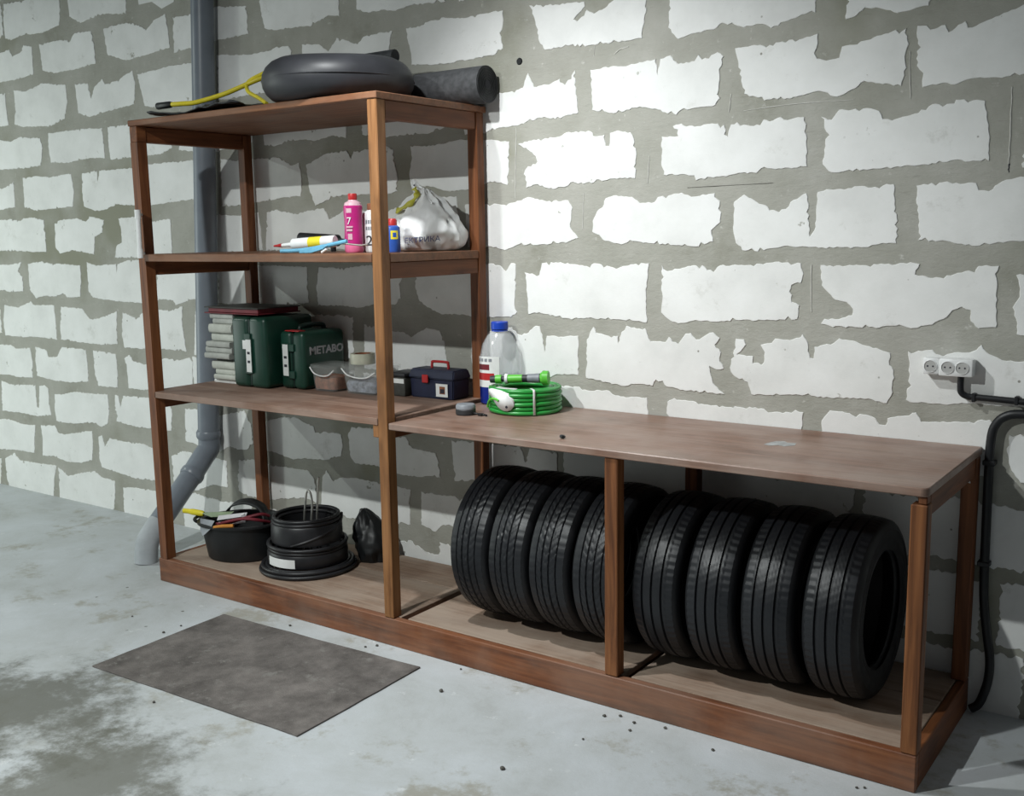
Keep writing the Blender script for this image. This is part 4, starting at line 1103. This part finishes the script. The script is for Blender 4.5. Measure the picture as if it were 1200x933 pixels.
def tub(x0, x1, y0, y1, h, lab, cont, fill, side):
    cx, cy = (x0+x1)/2, (y0+y1)/2
    t = thing('plastic_tub', lab, 'tub', (cx, cy, Z2), 0, 'clear plastic tubs on the middle shelf')
    hw, hd = (x1-x0)/2, (y1-y0)/2
    def rrect(k, z, s=1.0):
        out = []
        r = .025*s
        for qx, qy, a0 in ((1, 1, 0), (-1, 1, PI/2), (-1, -1, PI), (1, -1, 1.5*PI)):
            for i in range(5):
                a = a0+i*PI/8
                out.append((qx*(hw*k-r)+r*math.cos(a), qy*(hd*k-r)+r*math.sin(a), z))
        return out
    def loft(rings, cap0=True, cap1=True):
        m = MB(); vs = []; fs = []
        n = len(rings[0])
        for g in rings: vs += g
        for k in range(len(rings)-1):
            for i in range(n): fs.append((k*n+i, k*n+(i+1) % n, (k+1)*n+(i+1) % n, (k+1)*n+i))
        if cap0: fs.append(tuple(range(n))[::-1])
        if cap1: fs.append(tuple((len(rings)-1)*n+i for i in range(n)))
        return m.add(vs, fs)
    loft([rrect(.84, 0), rrect(.86, .004), rrect(.97, h), rrect(1.03, h), rrect(1.03, h-.006), rrect(.985, h-.006), rrect(.955, h-.008), rrect(.835, .007)], True, True).build('tub_wall', 'tubclear', t)
    loft([rrect(.81, .009, .9), rrect(.86, fill*.7, .9), rrect(.80, fill, .9)], True, True).build('contents', cont, t)
    loft([rrect(1.04, h+.001), rrect(1.04, h+.008), rrect(.92, h+.011)], True, True).build('lid', 'tubclear', t)
    hp = catmull([(-hw*.88, -hd*1.02, h-.004), (-hw*.55, -hd*1.05, h-.030), (0, -hd*1.06, h-.041), (hw*.55, -hd*1.05, h-.036), (hw*.95, -hd*1.02, h-.012)], 5)
    MB().tube(hp, .0032, 8).build('wire_handle', 'white', t)
    return t
tub(-.832, -.668, -.285, -.13, .113, 'clear plastic tub holding rust red bits beside the green case', 'rust', .064, 0)
tub(-.645, -.425, -.275, -.10, .117, 'larger clear plastic tub under the tape roll', 'bolt', .058, 0)
tb2 = thing('tape_roll', 'cream roll of packing tape lying on the plastic tub', 'tape', (-.585, -.185, Z2+.1285))
MB().lathe([(.038, 0), (.056, 0), (.0565, .002), (.0565, .044), (.056, .046), (.038, .046)], 40, closed=True).build('tape', 'tapeb', tb2)
MB().lathe([(.034, .0), (.0378, .0), (.0378, .046), (.034, .046)], 40, closed=True).build('core', 'rust', tb2)

dk = thing('dark_box', 'dark box with a white strip to the left of the navy toolbox', 'box', (-.375, -.15, Z2))
MB().box(-.415, -.312, -.215, -.075, Z2, Z2+.085, .008, 2).build('body', 'darkbox', dk, world=True)
MB().box(-.418, -.310, -.218, -.072, Z2+.086, Z2+.102, .005, 2).build('lid', 'charcoal', dk, world=True)
MB().box(-.395, -.316, -.2168, -.2155, Z2+.058, Z2+.078).build('label_strip', 'paper', dk, world=True)

tx = thing('toolbox', 'small navy blue plastic toolbox with red handle and red latch', 'toolbox', (-.17, -.125, Z2))
TX0, TX1, TY0, TY1 = -.302, -.056, -.196, -.076
def taper(x0, x1, y0, y1, z0, z1, k, ky=None):
    ky = k if ky is None else ky
    cx, cy = (x0+x1)/2, (y0+y1)/2
    vs = [(x, y, z0) for x, y in ((x0, y0), (x1, y0), (x1, y1), (x0, y1))] + [(cx+(x-cx)*k, cy+(y-cy)*ky, z1) for x, y in ((x0, y0), (x1, y0), (x1, y1), (x0, y1))]
    m = MB(); bm = bmesh.new(); V_ = [bm.verts.new(v) for v in vs]
    for f in ((3, 2, 1, 0), (4, 5, 6, 7), (0, 1, 5, 4), (1, 2, 6, 5), (2, 3, 7, 6), (3, 0, 4, 7)): bm.faces.new([V_[i] for i in f])
    bmesh.ops.bevel(bm, geom=bm.edges[:], offset=.005, segments=2, affect='EDGES'); bm.verts.index_update()
    m.add([v.co[:] for v in bm.verts], [tuple(v.index for v in f.verts) for f in bm.faces]); bm.free(); return m
taper(TX0+.006, TX1-.006, TY0+.004, TY1-.004, Z2, Z2+.086, 1.03).build('tray', 'navy', tx, world=True)
taper(TX0-.004, TX1+.004, TY0-.004, TY1+.004, Z2+.0865, Z2+.125, .94, .80).build('lid', 'navy', tx, world=True)
hz = Z2+.125
hx = (TX0+TX1)/2 + .005
ty = (TY0+TY1)/2
hb = MB().tube(catmull([(hx-.046, ty, hz-.003), (hx-.045, ty, hz+.022), (hx-.036, ty, hz+.029), (hx+.036, ty, hz+.029), (hx+.045, ty, hz+.022), (hx+.046, ty, hz-.003)], 4), .006, 10)
hb.build('carry_handle', 'red', tx, world=True)
MB().box(hx-.048, hx-.014, TY0-.0115, TY0-.0045, Z2+.068, Z2+.104, .003).build('latch', 'red', tx, world=True)
lb = MB().box(hx+.024, hx+.088, TY0-.0025, TY0-.0005, Z2+.012, Z2+.068).build('label_card', 'paper', tx, world=True)
MB().box(hx+.044, hx+.074, TY0-.0033, TY0-.0026, Z2+.024, Z2+.057).build('label_picture', 'rust', lb, world=True)
MB().box(hx+.048, hx+.070, TY0-.0038, TY0-.0034, Z2+.028, Z2+.046).build('label_picture', 'ink', lb, world=True)

# ------------------------------------------------------------------ bench top
ZB = .9068
wt = thing('washer_fluid_bottle', 'large clear plastic bottle with blue cap and blue liquid behind the hose', 'bottle', (.102, -.072, ZB), math.radians(35))
SX, SY = .90, .62
def el_(prof, nn=40): return MB().lathe(prof, nn, sx=SX, sy=SY)
el_([(.0975, .0935), (.0975, .17), (.094, .21), (.082, .255), (.060, .290), (.034, .312), (.026, .318), (.026, .326), (.024, .326), (.024, .318), (.032, .309), (.058, .287), (.080, .253), (.092, .209), (.0955, .17), (.0955, .0935)]).build('bottle_wall', 'clear', wt)
el_([(0, 0), (.088, 0), (.096, .006), (.0975, .02), (.0975, .093), (0, .093)]).build('fluid', 'blueliq', wt)
MB().lathe([(0, .316), (.034, .316), (.036, .318), (.036, .344), (.033, .348), (0, .348)], 28).build('cap', 'bluecap', wt)
MB().lathe([(.020, .308), (.034, .308), (.034, .314), (.020, .314)], 28, closed=True).build('neck_ring', 'bluecap', wt)
def wrap(a0, a1, z0, z1, rad=.0982):
    vs, fs = [], []
    for i in range(13):
        a = a0+(a1-a0)*i/12
        vs += [(rad*SX*math.cos(a), rad*SY*math.sin(a), z0), (rad*SX*math.cos(a), rad*SY*math.sin(a), z1)]
    fs = [(2*i, 2*i+2, 2*i+3, 2*i+1) for i in range(12)]
    return MB().add(vs, fs)
LA, LBb = math.radians(178), math.radians(268)
lab = wrap(LA, LBb, .075, .205).build('label', 'paper', wt)
wrap(LA, LBb-.25, .105, .135, .0987).build('label_red_band', 'red', lab)
wrap(LA+.15, LBb-.5, .148, .172, .0987).build('label_car_picture', 'darkred', lab)
for k in range(4): wrap(LA+.25+.26*k, LA+.43+.26*k, .183, .196, .0987).build('label_letter_mark', 'grey', lab)

hs = thing('garden_hose', 'bright green garden hose coiled and tied on the bench top', 'hose', (.298, -.172, ZB))
HR, hr = .142, .0088
for L in range(6):
    n = 64
    pts = []
    for i in range(n):
        a = 2*PI*i/n
        R2 = HR - (.003 if L % 2 else 0) + random.uniform(-.0008, .0008)
        pts.append((R2*math.cos(a), R2*math.sin(a), hr+.0018+L*2*hr*.96+.0015*math.sin(2*a+L)))
    MB().tube(pts, hr, 12, closed=True).build('hose_loop', 'hose', hs, smooth=80)
for L, R2 in ((5, .124), (5, .106), (4, .123)):
    MB().torus(R2, hr, (0, 0, hr+.001+L*2*hr*.96), 56, 10).build('hose_loop', 'hose', hs, smooth=80)
for L in range(4): MB().torus(.122, hr, (0, 0, hr+.001+L*2*hr*.96), 56, 10).build('hose_loop', 'hose', hs, smooth=80)
HZ = 6*2*hr*.97
def tie(ang):
    ca, sa = math.cos(ang), math.sin(ang)
    pr = [(.098, HZ+.002), (.150, HZ+.002), (.1535, HZ-.006), (.1535, .004)]
    m = MB(); vs = []
    w = .0045
    for r, z in pr: vs += [(r*ca-w*-sa, r*sa-w*ca, z), (r*ca+w*-sa, r*sa+w*ca, z)]
    m.add(vs, [(2*i, 2*i+1, 2*i+3, 2*i+2) for i in range(len(pr)-1)]); o = m.build('tie_strap', 'white', hs)
    mo = o.modifiers.new('thickness', 'SOLIDIFY'); mo.thickness = .0015
for a in (-42, 78, 200): tie(math.radians(a))
# card header wrapped round the hose (white paper with a hole)
vs, fs = [], []
a0, a1 = math.radians(-128), math.radians(-72)
hi = [.095, .1, .101, .101, .1005, .1, .098, .094, .086, .072, .05]
lo = [.078, .074, .068, .058, .045, .032, .024, .020, .019, .024, .04]
for i in range(11):
    a = a0+(a1-a0)*i/10
    vs += [(.1545*math.cos(a), .1545*math.sin(a), lo[i]), (.1545*math.cos(a), .1545*math.sin(a), hi[i])]
fs = [(2*i, 2*i+2, 2*i+3, 2*i+1) for i in range(10)]
cdm = MB().add(vs, fs)
# top flap of the card lying on the coil
vs = []
for i in range(11):
    a = a0+(a1-a0)*i/10
    vs += [(.1545*math.cos(a), .1545*math.sin(a), hi[i]), (.105*math.cos(a), .105*math.sin(a), HZ+.003)]
cdm.add(vs, fs)
cd = cdm.build('card_header', 'white', hs, smooth=40)
mo = cd.modifiers.new('thickness', 'SOLIDIFY'); mo.thickness = .001
MB().tube(catmull([(.1565*math.cos(math.radians(a)), .1565*math.sin(math.radians(a)), z) for a, z in ((-132, .022), (-126, .045), (-116, .060), (-106, .064), (-98, .058))], 4), .0045, 8).build('hose_end', 'lime', hs)
ho = MB().tube([(.1562*math.cos(math.radians(-84)), .1562*math.sin(math.radians(-84)), .036), (.1555*math.cos(math.radians(-84)), .1555*math.sin(math.radians(-84)), .036)], .0055, 12).build('card_hole', 'ink', hs)
# spray nozzle lying on the coil
nz = thing('hose_nozzle', 'green and dark grey spray nozzle lying on the coiled hose', 'nozzle', (.30, -.19, ZB+HZ))
n0 = Vector((.185, -.225, ZB+HZ+.024)); n1 = Vector((.395, -.145, ZB+HZ+.034)); dn = (n1-n0).normalized(); Ln = (n1-n0).length
def seg(a, b2, ra, rb, name, mat, nn=20): MB().tube([n0+dn*a*Ln, n0+dn*b2*Ln], [ra, rb], nn).build(name, mat, nz, world=True)
seg(-.08, .02, .014, .016, 'hose_connector', 'charcoal'); seg(.02, .13, .0175, .0175, 'connector_ring', 'lime'); seg(.13, .20, .011, .011, 'collar', 'charcoal')
seg(.20, .25, .022, .020, 'flange', 'white'); seg(.25, .52, .017, .0165, 'valve_body', 'lime'); seg(.52, .60, .0155, .0155, 'grip_ring', 'charcoal')
seg(.60, .86, .0165, .019, 'grip', 'charcoal'); seg(.62, .84, .0178, .0198, 'grip_sleeve', 'grey'); seg(.86, .90, .022, .026, 'head_neck', 'lime'); seg(.90, 1.0, .030, .029, 'spray_head', 'lime')

pk = thing('tape_measure', 'small round dark grey tape measure with a black strap on the bench', 'tape measure', (.146, -.372, ZB))
MB().lathe([(0, 0), (.034, 0), (.0385, .004), (.0385, .022), (.040, .024), (.040, .036), (.036, .042), (.024, .044), (0, .044)], 32).build('case', 'grey', pk)
MB().lathe([(.0388, .001), (.0405, .003), (.0405, .020), (.0388, .022)], 32, closed=True).build('rubber_rim', 'charcoal', pk)
MB().tube(catmull([(.036, .0, .008), (.055, .008, .005), (.072, .0, .0045), (.09, .006, .0045), (.105, -.002, .0045)], 5), .004, 8).build('strap', 'blackp', pk)
MB().box(.062, .084, -.006, .010, 0, .010, .002).build('buckle', 'blackp', pk)

# ------------------------------------------------------------------ lower deck, left bay
ZD = .1155
bu = thing('bucket', 'black oval plastic bucket full of tools on the lower deck', 'bucket', (-1.18, -.425, ZD), math.radians(30))
def oval(prof): return MB().lathe([(r*1.12, z) for r, z in prof], 48, sx=1.0, sy=.82)
oval([(0, 0), (.145, 0), (.152, .006), (.176, .165), (.192, .168), (.193, .176), (.188, .179), (.170, .178), (.166, .165), (.144, .012), (0, .010)]).build('shell', 'blackp', bu)
for s in (-1, 1): MB().tube(catmull([(s*.208, -.045, .172), (s*.226, -.03, .178), (s*.230, 0, .180), (s*.226, .03, .178), (s*.208, .045, .172)], 4), .008, 8).build('ear', 'blackp', bu)
oval([(0, .085), (.150, .09), (.152, .10), (.09, .118), (0, .125)]).build('rag_filling', 'charcoal', bu)
BX, BY = -1.185, -.425
sc_ = thing('scraper', 'yellow handled scraper with pale green blade leaning on the bucket rim', 'scraper', (BX-.12, BY-.05, ZD+.15))
MB().tube(catmull([(BX-.265, BY-.13, ZD+.207), (BX-.22, BY-.115, ZD+.205), (BX-.16, BY-.095, ZD+.198)], 4), [.012]*4+[.015]*4+[.011], 12).build('handle', 'yellow', sc_, world=True)
def plate(pts, th): 
    m = MB(); P = [Vector(p) for p in pts]; nn = (P[1]-P[0]).cross(P[2]-P[0]).normalized()*th
    L = len(P)
    return m.add([p for p in P]+[p+nn for p in P], [tuple(range(L))[::-1], tuple(L+i for i in range(L))]+[(i, (i+1) % L, L+(i+1) % L, L+i) for i in range(L)])
plate([(BX-.16, BY-.105, ZD+.204), (BX-.16, BY-.085, ZD+.204), (BX-.03, BY-.02, ZD+.212), (BX-.01, BY-.075, ZD+.204), (BX-.09, BY-.11, ZD+.198)], .002).build('blade', 'greenblade', sc_, world=True)
wp = thing('plastic_sheet_scrap', 'pale grey plastic scrap hanging over the front of the bucket rim', 'scrap', (BX-.05, BY-.17, ZD+.13))
plate([(BX-.105, BY-.160, ZD+.200), (BX+.005, BY-.165, ZD+.205), (BX-.005, BY-.190, ZD+.165), (BX-.055, BY-.190, ZD+.128), (BX-.085, BY-.180, ZD+.150)], .002).build('sheet', 'grey', wp, world=True)
be = thing('black_belt', 'black curved belt arching up at the back of the bucket', 'belt', (BX, BY+.03, ZD+.12))
pb_ = catmull([(BX-.12, BY-.01, ZD+.14), (BX-.115, BY+.0, ZD+.19), (BX-.08, BY+.02, ZD+.235), (BX-.01, BY+.05, ZD+.252), (BX+.07, BY+.06, ZD+.235), (BX+.115, BY+.05, ZD+.20), (BX+.125, BY+.04, ZD+.15)], 6)
m = MB(); vs = []
for p in pb_: vs += [p+Vector((.012, -.028, -.006)), p+Vector((-.012, .028, .006))]
o = m.add(vs, [(2*i, 2*i+1, 2*i+3, 2*i+2) for i in range(len(pb_)-1)]).build('strap', 'blackp', be, world=True, smooth=60)
mo = o.modifiers.new('thickness', 'SOLIDIFY'); mo.thickness = .006
sh2 = thing('steel_shears', 'shiny steel shears with dark red handles lying in the bucket', 'shears', (BX+.05, BY-.06, ZD+.15))
for k, dz in ((0, 0), (1, -.024)):
    plate([(BX-.045+.02*k, BY-.100-.02*k, ZD+.205+dz), (BX-.035+.02*k, BY-.118-.02*k, ZD+.188+dz), (BX+.085+.015*k, BY-.045-.02*k, ZD+.210+dz), (BX+.075+.015*k, BY-.028-.02*k, ZD+.222+dz)], .004).build('blade', 'metal', sh2, world=True)
for k in (0, 1):
    MB().tube(catmull([(BX-.01+.01*k, BY-.145, ZD+.182), (BX+.05, BY-.115-.01*k, ZD+.192+.006*k), (BX+.11, BY-.07-.02*k, ZD+.212), (BX+.16, BY-.02-.03*k, ZD+.226-.02*k), (BX+.17, BY+.02, ZD+.21-.03*k)], 5), .0075, 10).build('handle', 'darkred', sh2, world=True)
MB().tube([(BX+.088, BY-.055, ZD+.205), (BX+.084, BY-.065, ZD+.226)], .009, 14).build('pivot', 'metal', sh2, world=True)
oh = thing('orange_handle', 'orange tool handle lying along the front rim of the bucket', 'handle', (BX+.04, BY-.16, ZD+.17))
MB().tube(catmull([(BX+.012, BY-.176, ZD+.176), (BX+.05, BY-.160, ZD+.184), (BX+.10, BY-.135, ZD+.188)], 4), .0085, 10).build('handle', 'orange', oh, world=True)

cc = thing('cable_coil', 'tall coil of black cable and rubber bands on the lower deck', 'coil', (-.785, -.385, ZD))
for R2, z in ((.214, .011), (.194, .011), (.176, .011), (.205, .028), (.186, .028)):
    MB().torus(R2, .0098, (0, 0, z), 64, 10, tilt=(.006, -.004)).build('cable_loop', 'rubber', cc, smooth=80)
MB().lathe([(.10, .039), (.178, .039), (.182, .045), (.183, .088), (.178, .098), (.10, .098)], 56, closed=True).build('lower_band', 'rubber', cc)
curved_label(.1845, math.radians(-112), math.radians(-62), .045, .085, 14).build('paper_label', 'paper', cc, smooth=60)
for R2, z in ((.172, .108), (.176, .124)): MB().torus(R2, .0092, (0, 0, z), 64, 10, tilt=(.012, .01)).build('cable_loop', 'rubber', cc, smooth=80)
MB().lathe([(.118, .135), (.160, .135), (.163, .15), (.161, .215), (.156, .222), (.122, .222)], 56, closed=True).build('upper_band', 'rubber', cc)
for R2, z in ((.150, .230), (.133, .230), (.146, .246)): MB().torus(R2, .0088, (0, 0, z), 64, 10, tilt=(.01, -.012)).build('cable_loop', 'rubber', cc, smooth=80)
MB().tube(catmull([(.16*math.cos(a), .16*math.sin(a), .14+.10*t) for t, a in [(i/8, math.radians(-70+i*15)) for i in range(9)]], 4), .007, 8).build('loose_strand', 'rubber', cc)

bb = thing('black_bag', 'crumpled black plastic bag slumped against the right side of the coil', 'bag', (-.600, -.135, ZD))
vs, fs = [], []
NU, NV = 40, 22
for j in range(NV):
    v = j/(NV-1)
    for i in range(NU):
        a = 2*PI*i/NU
        r = .084*math.sin(PI*(.26+.72*v))**.7 if v < 1 else .01
        z = .235*v
        q = Vector((math.cos(a)*2, math.sin(a)*2, z*12))
        r = max(.004, r+noise.noise(q*1.3)*.014+noise.noise(q*3)*.010)
        vs.append((r*math.cos(a)-.06*v*v, r*math.sin(a)*1.05, z))
for j in range(NV-1):
    for i in range(NU): fs.append((j*NU+i, j*NU+(i+1) % NU, (j+1)*NU+(i+1) % NU, (j+1)*NU+i))
fs.append(tuple(range(NU))[::-1]); fs.append(tuple((NV-1)*NU+i for i in range(NU)))
MB().add(vs, fs).build('sack', 'blackp', bb, smooth=45)
rd = thing('bent_rod', 'bent steel rod standing up out of the black cable coil', 'rod', (-.78, -.42, ZD+.05))
MB().tube(catmull([(-.800, -.40, ZD+.06), (-.778, -.405, ZD+.22), (-.762, -.405, ZD+.33), (-.752, -.402, ZD+.365), (-.735, -.40, ZD+.352), (-.728, -.40, ZD+.30), (-.735, -.405, ZD+.20), (-.745, -.405, ZD+.06)], 6), .0052, 10).build('rod', 'steel', rd, world=True)
MB().tube(catmull([(-.722, -.385, ZD+.06), (-.715, -.385, ZD+.25), (-.705, -.38, ZD+.40), (-.698, -.38, ZD+.43)], 6), .0052, 10).build('rod', 'steel', rd, world=True)

# ------------------------------------------------------------------ crumbs
def crumb(name, x, y, z, r, mat_, seed):
    bm = bmesh.new(); bmesh.ops.create_icosphere(bm, subdivisions=2, radius=r)
    for v in bm.verts:
        v.co *= 1+.35*noise.noise(v.co*(1.1/r)+Vector((seed, 3, 1)))
        v.co.z *= .62
    zm = min(v.co.z for v in bm.verts)
    me = bpy.data.meshes.new(name); bm.to_mesh(me); bm.free(); me.materials.append(MAT[mat_])
    o = bpy.data.objects.new(name, me); C.objects.link(o); o.location = (x, y, z-zm); o.rotation_euler = (0, 0, seed)
    return o
PEB = [(.422, -.904, 'dark pebble just beyond the right corner of the floor mat'), (.929, -1.229, 'dark pebble lying alone at the bottom middle of the floor'),
       (.361, -.712, 'tiny pebble beside the kickboard below the two leftmost tyres'), (1.033, -.93, 'tiny pebble out on the floor in front of the middle post'),
       (1.13, -.794, 'tiny pebble lowest in the cluster by the kickboard under the middle post'), (1.115, -.739, 'tiny pebble rightmost in the cluster by the kickboard under the middle post'),
       (1.007, -.75, 'tiny pebble leftmost in the cluster by the kickboard under the middle post'), (1.052, -.72, 'tiny pebble in the middle of the cluster by the kickboard'),
       (1.218, -.715, 'tiny pebble touching the kickboard just right of the pebble cluster'), (-.061, -.715, 'tiny pebble nearer the kickboard, of the pair below the tall front post'),
       (-.091, -.751, 'tiny pebble farther from the kickboard, of the pair below the tall post'), (-.37, -1.536, 'tiny pebble on the floor in front of the near edge of the mat'),
       (-1.181, -1.056, 'tiny pebble alone on the open floor left of the mat'), (-.518, -.755, 'tiny pebble between the mat and the kickboard'),
       (-.908, -1.01, 'tiny pebble by the left mat edge, the one nearer the rack'), (-.904, -1.099, 'tiny pebble by the left mat edge, the one farther from the rack'),
       (1.411, -.766, 'tiny pebble before the kickboard below the two middle ribbed tyres'), (1.855, -.742, 'tiny pebble left of its twin at the right front corner of the rack'),
       (1.874, -.729, 'tiny pebble nearest the right front corner of the rack')]
for i, (x, y, lab_) in enumerate(PEB):
    tag(crumb('pebble', x, y, .0003, random.uniform(.004, .0065) if i > 1 else .008, 'pebble', i*1.7), lab_, 'pebble', 'pebbles scattered on the floor')
tag(crumb('plastic_chip', .748, -.595, .9063, .011, 'blackp', 2.2), 'small black chip lying near the front edge of the bench', 'chip')
